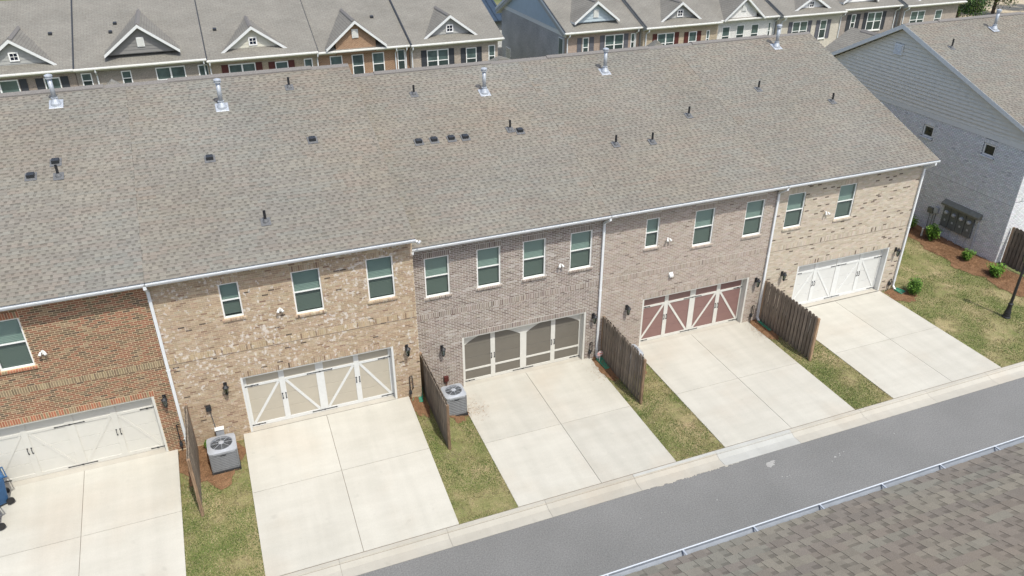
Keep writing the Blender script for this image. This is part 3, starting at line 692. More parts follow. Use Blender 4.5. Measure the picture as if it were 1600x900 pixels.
def townhouse(key, x0, x1, y0, zb, xroof0, xroof1, wins, door, pm, tm, label, flues, pipes, boxes, ridges, spouts, belt_z, belt_line, soldier_pal, belt_pal, dstyle='x', smear=None, endwall=None, single=0, yr=8.6, seed=1, door_pal=None):
    t = empty('townhouse', ((x0+x1)/2, y0, zb), label, 'townhouse', 'row of attached brick townhouses')
    dy = y0; ze = 6.38+(.72 if y0 < -.1 else 0); zw = ze-.14
    ye = y0-.45; yrr = y0*1.2+yr if y0 < -.1 else yr
    zr = ze+RS*(yrr-ye)
    T = ((0, y0, 0), (1, 0, 0), (0, -1, 0), (0, 0, 1))
    holes = [(u, u+w, zt-h, zt) for (u, w, zt, h) in wins]
    dh = (door[0], door[0]+5.0, zb, zb+2.21, .30)
    sold = [(u-.03, u+w+.03, zt+.004, zt+.21, soldier_pal) for (u, w, zt, h) in wins]+[(door[0]-.03, door[0]+5.03, zb+2.215, zb+2.42, door_pal or soldier_pal)]
    if belt_z: sold.append((x0, x1, belt_z, belt_z+.215, belt_pal))
    wall_sheet(x0, x1, zb-.25, zw, holes+[dh], T, 'mortar_'+key, t, .12)
    cells = brick_cells(x0+.004, x1-.004, zb-.02, zw-.02, [h[:4] for h in holes]+[dh[:4]]+[(u-.06, u+w+.06, zt-h-.085, zt-h) for (u, w, zt, h) in wins], sold, PAL[key], smear)
    if single:
        order = sorted(range(len(cells)), key=lambda i: (Vector(((cells[i][0]+cells[i][1])/2, y0, cells[i][2]))-CAM).length if (cells[i][0] > -13.3) else 99)
        sel = set(order[:single]); protos = {}
        for i in sorted(sel):
            a, b, w0, w1, d, c = cells[i]
            kk = (round(c[0]*12), round(c[1]*14))
            if kk not in protos:
                protos[kk] = cells_mesh([(-.5, .5, -.5, .5, 1, c)], ((0, 0, 0), (1, 0, 0), (0, -1, 0), (0, 0, 1)), 'brick')
            o = bpy.data.objects.new('brick', protos[kk]); link(o, t)
            o.location = ((a+b)/2, y0, (w0+w1)/2); o.scale = (b-a, d, w1-w0)
        cells = [c for i, c in enumerate(cells) if i not in sel]
    o = bpy.data.objects.new('brick_courses', cells_mesh(cells, T, m='brick_smeared' if key == 'A' else 'brick')); link(o, t); o['kind'] = 'stuff'
    if belt_line: MB().box(x0+.01, x1-.01, y0-.0085, y0-.001, belt_line, belt_line+.012, 'seal').build('control_joint', t)
    for (u, w, zt, h) in wins:
        wd = window(t, map_front(y0), u, w, zt, h)
        brick_sill(wd, y0, u, w, zt-h, soldier_pal if key != 'E' else PAL['Es'], 'mortar_'+key)
    garage_door(t, door[0], y0, zb, pm, tm, style=dstyle)
    MB().box(door[0]+.0, door[0]+5.0, y0-.0, y0+.6, zb-.15, zb+.004, 'apron').build('threshold', t)
    # roof
    yb = 16.1; zbk = zr-.5*(yb-yrr)
    rf = roof_slab(t, xroof0, xroof1, ye, ze, yrr, zr, yb, zbk)
    L = (yrr-ye)*math.sqrt(1+RS*RS)
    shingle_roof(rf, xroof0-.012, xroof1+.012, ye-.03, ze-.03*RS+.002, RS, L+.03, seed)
    for a, b, v in ridges: ridge_cap(rf, a, b, yrr, zr, v)
    for p in flues: flue(rf, *p)
    for p in pipes: pipe_vent(rf, *p)
    for p in boxes: box_vent(rf, *p)
    MB().box(xroof0, xroof1, y0-.40, y0-.37, ze-.16, ze-.02, 'white').build('fascia', t)
    MB().box(xroof0+.02, xroof1-.02, y0-.37, y0+.0, ze-.155, ze-.135, 'white').build('soffit', t)
    gutter(t, xroof0-.03, xroof1+.02, y0-.405, ze-.14)
    for (x, kick, dx) in spouts: downspout(t, x, y0, y0-.47, ze-.14, zb-.1 if x > -8.5 or x < -9.5 else zb-.1, kick, dx)
    # body behind: party / end walls and the front wall
    mb = MB()
    mb.box(x0+.02, x1-.02, 15.4, 15.6, -.2, zbk+.15, 'mortar_'+key)
    mb.build('front_wall', t)
    for xx, on in ((x0, endwall == 'left'), (x1, endwall == 'right')):
        g = MB(); pts = [(y0+.004, zb-.2), (15.39, -.2), (15.39, zbk+.3), (yrr, zr-.16), (y0+.004, ze-.03-.14)]
        g.ext(pts, xx-.10 if xx == x1 else xx+.005, xx-.005 if xx == x1 else xx+.10, 'mortar_'+key); g.build('side_wall', t)
    if endwall == 'right':
        pts_clip = lambda w: (y0+.01, 15.35 if w < ze else 15.35)
        TT = ((x1, 0, 0), (0, 1, 0), (1, 0, 0), (0, 0, 1))
        cells = brick_cells(y0+.0, 15.3, zb-.02, ze-.2, [], [], PAL[key])
        o = bpy.data.objects.new('brick_courses', cells_mesh(cells, TT)); link(o, t); o['kind'] = 'stuff'
    # rake trim on the open ends of the roof
    for side in ([xroof1] if (endwall == 'right' or key == 'A') else []):
        mb = MB(); a = side+.0; b = side+.018
        mb.ext([(ye, ze+.004), (yrr, zr+.004), (yb, zbk+.004), (yb, zbk-.15), (yrr, zr-.18), (ye, ze-.15)], a, b, 'white' if endwall else 'ridgevent'); mb.build('rake_board', t)
    return t, ye, ze, yrr, zr

TE = townhouse('E', -16.6, -8.84, -.75, .75, -16.7, -8.84, [(-13.09, .88, 6.43, 1.60)], (-14.46,), 'panelE', 'trim',
    'red brown brick townhouse at the left edge with cream garage door',
    [(-11.03, 6.94, 10.21)], [(-10.97, 3.45, 8.88)], [(-11.74, 3.6, 8.93), (-11.05, 4.1, 9.13)],
    [(-16.7, -9.55, True), (-9.55, -8.84, False)], [(-8.86, False, 0)], 3.98, None, PAL['Es'], PAL['Eb'], 'flat', None, None, 300, seed=11)
TA = townhouse('A', -8.83, -1.0, -.75, .76, -8.83, -1.0, [(-6.98, .585, 6.40, 1.20), (-4.85, .88, 6.40, 1.52), (-2.53, .88, 6.40, 1.52)], (-6.89,), 'panelA', 'white',
    'tan brick townhouse with white smeared mortar and beige crossbuck garage door',
    [(-5.83, 5.91, 9.82)], [(-5.26, .35, 7.7), (-3.39, 6.63, 10.09)], [(-6.53, 3.43, 8.87), (-3.15, 3.73, 8.99)],
    [(-8.83, -7.45, False), (-7.45, -2.4, True), (-2.4, -1.0, False)], [], 3.97, 3.945, PAL['A'], PAL['Ab'], 'x', None, None, 0, seed=12)
TB = townhouse('B', -.99, 6.35, 0, .0, -.99, 6.35, [(-.445, .878, 5.67, 1.52), (1.437, .878, 5.67, 1.52), (3.169, .878, 5.67, 1.52), (5.021, .878, 5.67, 1.52)], (.80,), 'panelB', 'trim',
    'grey pink brick townhouse with dark taupe arched panel garage door',
    [(4.19, 6.71, 9.11)], [(1.36, 7.04, 9.24), (4.4, 4.41, 8.24)], [(.75, 4.37, 8.22), (1.34, 4.37, 8.22), (2.0, 4.33, 8.21), (2.54, 4.3, 8.2), (4.75, 4.28, 8.19)],
    [(-.99, .15, False), (.15, 5.1, True), (5.1, 6.35, False)], [(-.93, True, 0), (6.33, True, 0)], 3.30, None, PAL['B'], PAL['B'], 'arch', (.42, (.52, .48, .44), .5), None, 0, seed=13)
TC = townhouse('C', 6.36, 14.0, 0, .02, 6.35, 14.0, [(8.14, .57, 5.70, 1.21), (10.27, .878, 5.70, 1.52), (12.59, .878, 5.70, 1.52)], (8.28,), 'panelC', 'trim',
    'taupe brick townhouse with rosewood coloured crossbuck garage door',
    [(9.87, 7.23, 9.31)], [(8.21, 2.88, 7.66), (9.76, 2.75, 7.61), (12.13, 3.94, 8.06)], [],
    [(6.35, 7.7, False), (7.7, 12.7, True), (12.7, 14.0, False)], [(14.02, True, 0)], 3.29, None, PAL['C'], PAL['C'], 'x', (.45, (.5, .45, .4), .4), None, 0, seed=14)
TD = townhouse('D', 14.01, 21.48, 0, .05, 14.0, 21.70, [(14.57, .878, 5.71, 1.52), (17.15, .878, 5.71, 1.52)], (15.75,), 'panelD', 'white',
    'cream brick end townhouse with scattered dark bricks and white garage door',
    [(19.18, 7.75, 9.51)], [(16.31, 5.0, 8.46), (19.32, 3.67, 7.96)], [],
    [(14.0, 15.0, False), (15.0, 19.2, True), (19.2, 21.7, False)], [(21.50, True, .04)], 3.24, 3.215, PAL['D'], PAL['D'], 'x', None, 'right', 0, seed=15)
# the gutter of the raised pair drains onto the lower roof through a short elbow
mb = MB(); mb.path([(-.94, -1.2, 6.98), (-.86, -1.02, 6.80), (-.72, -.75, 6.72)], .04, 'gutter'); mb.build('gutter_elbow', TA[0])
# front cross gables whose ridges just clear the main ridge
for (th, xc, hw, zz, ln) in ((TE, -9.3, .35, .10, .5), (TB, 5.75, .7, .11, .5), (TC, 13.35, .4, .20, .4)):
    t, ye, ze, yrr, zr = th
    mb = MB(); zt = zr+zz; y1 = yrr+.06
    mb.add([(xc-hw*1.6, y1+ln+.6, zr-.5), (xc, y1+ln, zt), (xc+hw*1.6, y1+ln+.6, zr-.5), (xc, y1+.1, zt), (xc-hw, y1, zr-.10), (xc+hw, y1, zr-.10)],
           [(0, 1, 3, 4), (1, 2, 5, 3), (3, 5, 4), (0, 4, 5, 2), (0, 2, 1)], 'roof_x'); mb.build('roof_cricket', t)

# ---------------------------------------------------------------- things fixed to the walls
def lantern_proto():
    t = empty('wall_lantern', (0, 0, 0))
    MB().box(-.055, .055, -.02, 0, -.13, .10, 'black').build('backplate', t, bevel=.004)
    mb = MB(); mb.path([(0, -.01, .02), (0, -.10, .10), (0, -.17, .06)], .012, 'black', 6); mb.build('arm', t)
    mb = MB(); c = (0, -.17, 0)
    mb.lathe(c, [(.03, .10), (.10, .02), (.105, .0)], 'black', 6); mb.lathe(c, [(.012, .15), (.02, .12), (.012, .10)], 'black', 6)
    mb.build('cap', t)
    MB().lathe(c, [(.048, -.23), (.078, 0)], 'screen', 6).build('lamp_glass', t)
    mb = MB(); 
    for i in range(6):
        a = math.pi*i/3; mb.tube((.048*math.cos(a), -.17+.048*math.sin(a), -.23), (.08*math.cos(a), -.17+.08*math.sin(a), 0), .006, 'black', n=4)
    mb.lathe(c, [(.02, -.29), (.055, -.24), (.058, -.225)], 'black', 6); mb.build('cage', t)
    return t
def clone(root, loc, label, cat=None, group=None, rz=0, name=None):
    r = root.copy(); COL.objects.link(r); r.location = loc; r.rotation_euler = (0, 0, rz)
    if label: r['label'] = label
    if group: r['group'] = group
    for ch in root.children:
        c = ch.copy(); COL.objects.link(c); c.parent = r; c.matrix_parent_inverse = Matrix.Identity(4)
        for g in ch.children:
            d = g.copy(); COL.objects.link(d); d.parent = c; d.matrix_parent_inverse = Matrix.Identity(4)
    return r
lp = lantern_proto(); tag(lp, 'black wall lantern right of the cream garage door on red brown brick', 'wall lantern', 'black lanterns beside the garage doors')
lp.location = (-9.17, -.76, 2.86)
for (x, y, z, lab) in (
    (-7.36, -.76, 2.84, 'black wall lantern left of the beige crossbuck garage door'),
    (-1.43, -.76, 2.84, 'black wall lantern right of the beige crossbuck garage door, above the gas pipe'),
    (.02, -.01, 2.0, 'black wall lantern left of the taupe arched garage door, above the condenser'),
    (6.10, -.01, 2.0, 'black wall lantern right of the taupe arched garage door, by the downspout'),
    (7.56, -.01, 2.06, 'black wall lantern left of the rosewood garage door'),
    (13.64, -.01, 2.06, 'black wall lantern right of the rosewood garage door'),
    (14.95, -.01, 2.1, 'black wall lantern left of the white garage door on cream brick'),
    (21.12, -.01, 2.1, 'black wall lantern right of the white garage door by the end corner')):
    clone(lp, (x, y, z), lab)
def flood_proto():
    t = empty('flood_light', (0, 0, 0))
    MB().lathe((0, 0, 0), [(.055, 0), (.055, .03), (.03, .035)], 'white', 12).build('mount', t)
    t.children[0].rotation_euler = (math.pi/2, 0, 0)
    for s in (-1, 1):
        mb = MB(); mb.tube((s*.02, -.03, 0), (s*.06, -.09, .0), .015, 'white', n=8)
        mb.tube((s*.055, -.07, .02), (s*.10, -.17, -.07), .032, 'white', .055, 12); mb.build('lamp_head', t)
    mb = MB(); mb.tube((0, -.03, -.02), (0, -.06, -.09), .026, 'white', n=10); mb.tube((0, -.06, -.09), (0, -.066, -.10), .02, 'black', n=10); mb.build('motion_sensor', t)
    return t
fp = flood_proto(); fp.location = (-11.92, -.757, 5.25); fp.scale = (.82, .82, .82)
tag(fp, 'white twin head flood light on the red brown brick beside the window', 'flood light', 'white flood lights under the eaves')
for x, y, z, l in ((-5.33, -.757, 5.22, 'white flood light on the tan brick between the small window and its neighbour'),
                   (4.63, -.007, 4.5, 'white flood light left of the last window on the grey pink wall'),
                   (9.12, -.007, 4.75, 'white flood light beside the narrow window on taupe brick'),
                   (16.64, -.007, 4.62, 'white flood light between the two windows on cream brick')):
    clone(fp, (x, y, z), l)
# junction boxes
t = empty('disconnect_box', (-8.0, -.76, 2.1), 'small black disconnect box on tan brick above the air conditioner', 'electrical box')
MB().box(-8.08, -7.92, -.85, -.757, 2.02, 2.2, 'black').build('housing', t, bevel=.01); MB().box(-8.075, -7.925, -.862, -.85, 2.03, 2.19, 'darkplastic').build('cover', t)
MB().path([(-7.98, -.78, 2.02), (-7.93, -.78, 1.3)], .012, 'ventgrey').build('conduit', t)
t = empty('power_box', (-7.83, -.76, 1.12), 'pale grey power box on the wall right behind the air conditioner', 'electrical box')
MB().box(-7.95, -7.70, -.90, -.757, 1.02, 1.26, 'aclight').build('housing', t, bevel=.01)
mb = MB(); mb.add([(-7.97, -.93, 1.255), (-7.68, -.93, 1.255), (-7.68, -.757, 1.275), (-7.97, -.757, 1.275), (-7.97, -.93, 1.265), (-7.68, -.93, 1.265), (-7.68, -.757, 1.285), (-7.97, -.757, 1.285)], BOXF, 'white'); mb.build('lid', t)
t = empty('vent_hood', (9.42, -.01, 3.12), 'small white vent hood on taupe brick above the rosewood garage door', 'wall vent')
mb = MB(); mb.add([(9.35, -.10, 3.06), (9.51, -.10, 3.06), (9.51, -.008, 3.06), (9.35, -.008, 3.06), (9.35, -.10, 3.12), (9.51, -.10, 3.12), (9.51, -.008, 3.22), (9.35, -.008, 3.22)], BOXF, 'white'); mb.build('hood', t)
MB().box(9.34, 9.52, -.014, -.0065, 3.03, 3.24, 'white').build('flange', t)
t = empty('red_valve_box', (.12, -.01, .6), 'small reddish box on the wall behind the condenser by the first fence', 'electrical box')
MB().box(.03, .2, -.1, -.007, .50, .72, 'shutter_red').build('housing', t, bevel=.01); MB().tube((.11, -.05, .5), (.11, -.05, .05), .02, 'shutter_red').build('conduit', t)
def riser(x, y, z0, z1, label, loop=True):
    t = empty('pipe_riser', (x, y, z0), label, 'pipe')
    mb = MB(); mb.path([(x, y-.05, z0), (x, y-.05, z1), (x+.05, y-.09, z1+.05), (x+.09, y-.05, z1)], .016, 'black')
    if loop: mb.path([(x+.09, y-.05, z1), (x+.11, y-.05, (z0+z1)/2), (x+.08, y-.02, (z0+z1)/2-.06)], .014, 'black')
    mb.build('pipe', t)
    MB().box(x-.045, x+.045, y-.1, y-.006, z0+.28, z0+.42, 'darkplastic').build('valve', t, bevel=.01)
riser(-9.04, -.76, .62, 1.75, 'thin black pipe on red brown brick at the first fence', False)
riser(-1.42, -.76, .6, 1.62, 'black gas riser on tan brick beside the downspout')
riser(6.02, -.01, 0, .78, 'black gas riser right of the taupe garage door')
riser(13.66, -.01, 0, .8, 'black pipe loop right of the rosewood garage door')
riser(21.22, -.01, 0, .55, 'short black pipe at the foot of the cream end wall')

# ---------------------------------------------------------------- terrain
def zwall(x):
    if x < -1.5: return .70
    if x < .42:
        t = (x+1.5)/1.92; return .70+(.0-.70)*(t*t*(3-2*t))
    return .0
def gz(x, y):
    t = min(1, max(0, (-y-.3)/6.15)); return zwall(x)*(1-t)-.04*t
def grid_mesh(xs, ys, f):
    v = [(x, y, f(x, y)) for y in ys for x in xs]; n = len(xs)
    return v, [(j*n+i, j*n+i+1, (j+1)*n+i+1, (j+1)*n+i) for j in range(len(ys)-1) for i in range(n-1)]
def sheet(name, xs, ys, f, m, kind='structure'):
    v, fc = grid_mesh(xs, ys, f); me = bpy.data.meshes.new(name); me.from_pydata(v, [], fc); me.materials.append(M[m])
    for p in me.polygons: p.use_smooth = True
    o = bpy.data.objects.new(name, me); COL.objects.link(o); o['kind'] = kind
    return o
fl = lambda a, b, st: [a+(b-a)*i/max(1, round((b-a)/st)) for i in range(max(1, round((b-a)/st))+1)]
g = sheet('ground', [-400, 400], [-400, 500], lambda x, y: -.36, 'courtyard'); tag(g, 'flat ground around the townhouses')
sheet('lawn', fl(-60, -17, 5)[:-1]+fl(-17, 28.2, .24), fl(-6.47, .3, .22), lambda x, y: gz(x, y)+.010*vn(x*1.3, y*1.3)-(.12 if (y > -.10 and x < 21.3) or (y > -.85 and x < -1.3) else 0), 'lawn')
def yardf(x, y): return -.02+.02*vn(x*.8, y*.8)
sheet('side_lawn', fl(21.3, 28.3, .35), fl(.3, 17, .4), yardf, 'lawn')
sheet('courtyard', fl(-60, 110, 5), fl(17, 31.2, 2), lambda x, y: -.04, 'courtyard')
sheet('bare_dirt', fl(57.5, 200, 10), fl(31.2, 200, 10), lambda x, y: -.05+.4*vn(x*.03, y*.03), 'dirt')
sheet('road', [-90, -20, 0, 20, 40, 120], [-17.9, -14, -11, -7.12], lambda x, y: -.125, 'asphalt')
# driveways: each is four slabs with open joints
def driveway(x0, x1, xc, ytop, label, flare=0):
    d = empty('driveway', ((x0+x1)/2, -3.3, 0), label, None, None, 'structure')
    j = .007
    for (a, b) in ((x0, xc-j), (xc+j, x1)):
        for (p, q) in ((-6.437, -3.3-j), (-3.3+j, ytop)):
            ys = fl(p, q, .8); mb = MB(); zz = lambda y: gz((x0+x1)/2, y)
            for u, v in zip(ys, ys[1:]):
                mb.hexa([(a, u, gz((x0+x1)/2, u)-.10), (b, u, gz((x0+x1)/2, u)-.10), (b, v, gz((x0+x1)/2, v)-.10), (a, v, gz((x0+x1)/2, v)-.10),
                         (a, u, dz(x0, u)), (b, u, dz(x0, u)), (b, v, dz(x0, v)), (a, v, dz(x0, v))], 'drive')
            mb.build('slab', d)
    MB().hexa([(x0+.01, -6.45, -.2), (x1-.01, -6.45, -.2), (x1-.01, ytop, -.2), (x0+.01, ytop, -.2),
               (x0+.01, -6.45, dz(x0, -6.45)-.02), (x1-.01, -6.45, dz(x0, -6.45)-.02), (x1-.01, ytop, dz(x0, ytop)-.02), (x0+.01, ytop, dz(x0, ytop)-.02)], 'seal').build('joint_bed', d)
def dz(x, y):
    top = .755 if x < -1 else .03
    y0 = -.75 if x < -1 else 0
    t = (y0-y)/(y0+6.45); return top*(1-t)+(-.018)*t
driveway(-16.3, -9.19, -11.93, -.755, 'concrete driveway of the red brown townhouse at the lower left')
driveway(-7.14, -1.49, -4.39, -.755, 'sloping concrete driveway of the tan brick townhouse')
driveway(.44, 6.08, 3.31, -.005, 'concrete driveway of the taupe arched garage')
driveway(8.0, 13.57, 10.76, -.005, 'concrete driveway of the rosewood garage')
driveway(15.37, 20.80, 18.24, -.005, 'concrete driveway of the white garage')
# kerb: mountable roll kerb in sections
cuts = [-60, -50, -40, -30, -24, -20.5, -17.4, -14.3, -11.3, -8.2, -5.12, -1.9, 1.3, 4.41, 7.55, 10.63, 13.7, 16.83, 19.9, 23, 26, 29, 32, 36, 40, 50, 60, 80, 110]
ke = empty('kerb', (0, -6.8, -.1), 'pale concrete roll kerb along the alley', None, None, 'structure')
for a, b in zip(cuts, cuts[1:]):
    new = abs(a-7.55) < .01
    prof = [(-6.46, -.3), (-6.46, -.022), (-6.585, -.024), (-6.605, -.055), (-6.70, -.092), (-6.79, -.125), (-7.13, -.113), (-7.13, -.3)]
    mb = MB(); mb.ext(prof, a+.004, b-.004, 'kerbnew' if new else 'kerb'); mb.build('kerb_section', ke)
MB().box(-60, 60, -6.460, -6.438, -.2, -.029, 'seal').build('expansion_joint', ke)
MB().box(-24, 36, -6.616, -6.607, -.0655, -.0560, 'seal').build('gutter_dirt', ke)
MB().box(4.42, 7.54, -6.583, -6.47, -.0225, -.0185, 'kerbnew').build('kerb_patch', ke)
mb = MB(); mb.ext([(-6.47, -.3), (-6.47, -.05), (-6.7, -.13), (-7.12, -.15), (-7.12, -.3)], -60, 110, 'seal'); mb.build('kerb_joint_bed', ke)
# dried concrete and paint splats on the road
def splat(x, y, r, n=9):
    pts = []
    for i in range(n):
        a = 2*math.pi*i/n; k = r*rnd.uniform(.5, 1.2); pts.append((x+k*math.cos(a), y+k*.8*math.sin(a)))
    return pts
mb = MB()
for x, y, r in ((9.0, -7.62, .17), (9.15, -7.52, .10), (8.98, -8.24, .035), (9.12, -8.3, .03), (9.25, -8.27, .02), (11.0, -8.24, .03), (11.24, -8.11, .05), (11.45, -8.1, .03), (11.5, -8.02, .03), (11.7, -8.0, .03), (3.76, -8.14, .02), (4.5, -8.18, .018), (4.6, -8.2, .018), (6.4, -8.35, .03), (14.0, -7.9, .025), (5.3, -8.9, .02)):
    mb.quad([(p[0], p[1], -.1225+.0003*rnd.random()) for p in splat(x, y, r)], 'splat')
o = mb.build('road_splatter'); tag(o, 'dried concrete spatters on the asphalt alley', kind='stuff')
# ragged concrete spill along the pan edge
mb = MB()
for i in range(46):
    x = 4.6+rnd.random()*3.6; pts = splat(x, -7.13, rnd.uniform(.02, .075), 9); mb.quad([(p[0], p[1], -.1185+.0004*i/26) for p in pts], 'kerb')
o = mb.build('pan_spill'); tag(o, 'rough concrete overspill along the kerb edge', kind='stuff')

# pine straw beds (thin ragged sheets) and needles
def blob(cx, cy, rx, ry, f, m, dzv, n=26, rough=.22):
    mb = MB(); ring = []
    for i in range(n):
        a = 2*math.pi*i/n; k = 1+rough*vn(math.cos(a)*2+cx, math.sin(a)*2+cy, 4)*2+rnd.uniform(-.07, .07)
        ring.append((cx+rx*k*math.cos(a), cy+ry*k*math.sin(a)))
    rings = [[(cx+(x-cx)*s, cy+(y-cy)*s) for x, y in ring] for s in (1, .72, .4)]
    vs = []
    for j, r in enumerate(rings):
        for x, y in r: vs.append((x, y, f(x, y)+dzv+(0, .012, .02)[j]+.008*vn(x*6, y*6)))
    vs.append((cx, cy, f(cx, cy)+dzv+.02)); fs = []
    for j in range(2):
        for i in range(n): fs.append((j*n+i, j*n+(i+1) % n, (j+1)*n+(i+1) % n, (j+1)*n+i))
    for i in range(n): fs.append((2*n+i, 2*n+(i+1) % n, 3*n))
    mb.add(vs, fs, m); return mb
beds = [(-8.2, -1.45, .98, 1.1, gz), (-1.2, -1.15, .33, .62, gz), (.08, -1.0, .45, .95, gz), (6.35, -.85, .33, .95, gz), (7.35, -.85, .5, .95, gz), (13.85, -.75, .33, .8, gz), (14.6, -.7, .55, .6, gz), (21.45, -.65, .6, .62, gz), (-8.75, -1.0, .5, .6, gz)]
wf = lambda x, y: gz(x, y) if y < .3 else yardf(x, y)
beds += [(27.6, 8.5, .85, 3.0, wf), (27.4, 5.2, .95, 2.2, wf), (27.2, 2.6, 1.0, 1.9, wf), (27.1, .4, 1.0, 1.8, wf), (27.2, -1.8, 1.0, 1.4, wf), (27.6, -3.8, .8, 1.6, wf)]
NV, NC = [], []
for i, (cx, cy, rx, ry, f) in enumerate(beds):
    o = blob(cx, cy, rx, ry, f, 'straw', .022, 44, .18).build('straw_bed'); tag(o, 'rust brown pine straw mulch', kind='structure')
    for k in range(int(rx*ry*2400)):
        a = rnd.uniform(0, 6.283); q = math.sqrt(rnd.random())*rnd.choice((1.0, 1.05, 1.25)); x = cx+rx*q*math.cos(a); y = cy+ry*q*math.sin(a)
        if (x < -1.4 and y > -.78) or (y > -.02 and x < 21.4) or x > 28.05: continue
        b = rnd.uniform(0, 3.14); l = rnd.uniform(.03, .07); z = max(f(x, y), -1)+.05+rnd.uniform(0, .015)
        dx, dy = math.cos(b)*l, math.sin(b)*l; nx, ny = -math.sin(b)*.006, math.cos(b)*.006
        NV.append([(x-dx, y-dy, z), (x+dx, y+dy, z+rnd.uniform(0, .02)), (x+nx, y+ny, z+.01)]); NC.append(jit((.25, .145, .075), .35))
for k in range(420):      # straw blown onto the slab beside the second condenser and the mulch by the taupe garage
    cx, cy = ((.85, -1.35), (5.95, -1.0), (13.45, -.9))[k % 3]
    x = cx+rnd.gauss(0, .17); y = cy+rnd.gauss(0, .34); b = rnd.uniform(0, 3.14); l = rnd.uniform(.03, .07); z = dz(x, y)+.004+rnd.uniform(0, .01)
    dx, dy = math.cos(b)*l, math.sin(b)*l
    NV.append([(x-dx, y-dy, z), (x+dx, y+dy, z+.004), (x-dy*.12, y+dx*.12, z+.006)]); NC.append(jit((.30, .18, .10), .3))
o = bpy.data.objects.new('pine_needles', fast_mesh('pine_needles', NV, NC, 'grassblade', 3)); COL.objects.link(o); tag(o, 'loose pine needles over the mulch beds', kind='stuff')

# grass blades over the lawn
rs = np.random.RandomState(3)
def blades(n, x0, x1, y0, y1, f, dens=None):
    V, C = [], []
    xs = rs.uniform(x0, x1, n); ys = rs.uniform(y0, y1, n); an = rs.uniform(0, 6.283, n); h = rs.uniform(.025, .055, n)
    for x, y, a, hh in zip(xs, ys, an, h):
        v = vn(x*.75, y*.75, 0)+.5*vn(x*2.2, y*2.2, 5)
        if v > .38 and rnd.random() < .8: continue
        skip = False
        for (cx, cy, rx, ry, _) in beds:
            if ((x-cx)/rx)**2+((y-cy)/ry)**2 < .9: skip = True; break
        if skip: continue
        z = f(x, y); ca, sa = math.cos(a), math.sin(a); w = .011
        lean = rnd.uniform(-.03, .03)
        V.append([(x-ca*w, y-sa*w, z), (x+ca*w, y+sa*w, z), (x+lean, y+rnd.uniform(-.03, .03), z+hh)])
        if v < .05: c = (.105, .155, .038)
        elif v < .24: c = (.20, .20, .078)
        else: c = (.31, .265, .145)
        if rnd.random() < .22: c = (.36, .30, .18)
        C.append(jit(c, .25))
    return V, C
GV, GC = [], []
for n, x0, x1, y0, y1, f in ((14000, -9.21, -7.12, -6.47, -2.2, gz), (13000, -1.51, .46, -6.47, -1.2, gz), (14000, 6.06, 8.02, -6.47, -1.2, gz), (12000, 13.56, 15.39, -6.47, -1.0, gz),
                             (42000, 20.83, 28.2, -6.44, .3, gz), (20000, 21.55, 28.0, .3, 9, yardf), (6000, 21.6, 28, 9, 16, yardf)):
    a, b = blades(n, x0, x1, y0, y1, f); GV += a; GC += b
o = bpy.data.objects.new('grass', fast_mesh('grass', GV, GC, 'grassblade', 3)); COL.objects.link(o); tag(o, 'short patchy green and straw coloured turf', kind='stuff')

# ---------------------------------------------------------------- privacy fences
def fence(x, y0, y1, zt, zb, label, f=gz, npk=17):
    t = empty('wooden_fence', (x, (y0+y1)/2, zb), label, 'fence', 'short wooden privacy fences between the driveways')
    h = zt-zb; st = (y0-y1)/npk; w = st*.76
    def picket_mesh():
        pts = [(-w/2, 0), (w/2, 0), (w/2, h-.04), (w/2-.035, h), (-w/2+.035, h), (-w/2, h-.04)]
        mb = MB(); mb.ext(pts, -.009, .009, 'fence', 'x'); return mb
    p = None
    for side, off in ((-1, .5), (1, 1.0)):
        for i in range(npk):
            y = y0-(i+off)*st
            if y-w/2 < y1-.02: continue
            if p is None: p = picket_mesh().build('picket', t); o = p
            else: o = p.copy(); COL.objects.link(o)
            o.location = (x+side*.032, y, zb+rnd.uniform(-.012, .012)); o.rotation_euler = (rnd.uniform(-.008, .008), rnd.uniform(-.006, .006), rnd.uniform(-.02, .02))
    for z in (.22, h*.5, h-.22): MB().box(x-.02, x+.02, y1+.02, y0-.02, zb+z, zb+z+.085, 'fence').build('rail', t)
    for y in (y0-.05, y1+.04): MB().box(x-.045, x+.045, y-.045, y+.045, zb-.3, zt-.02, 'fencepost').build('post', t, bevel=.005)
    return t
fence(-8.62, -.85, -3.66, 2.53, .62, 'weathered wooden fence seen edge on, between the red brown and tan townhouses')
fence(-.82, -.08, -3.42, 2.08, .22, 'dark wooden fence between the tan and grey pink townhouses, screening a condenser')
fence(6.52, -.08, -3.32, 1.95, .03, 'weathered wooden fence left of the rosewood garage driveway')
fence(14.12, -.08, -3.36, 1.97, .03, 'gappy wooden fence between the rosewood and white garage driveways')
fence(28.42, .02, -3.3, 1.95, .0, 'wooden fence at the right edge beside the white brick wall')

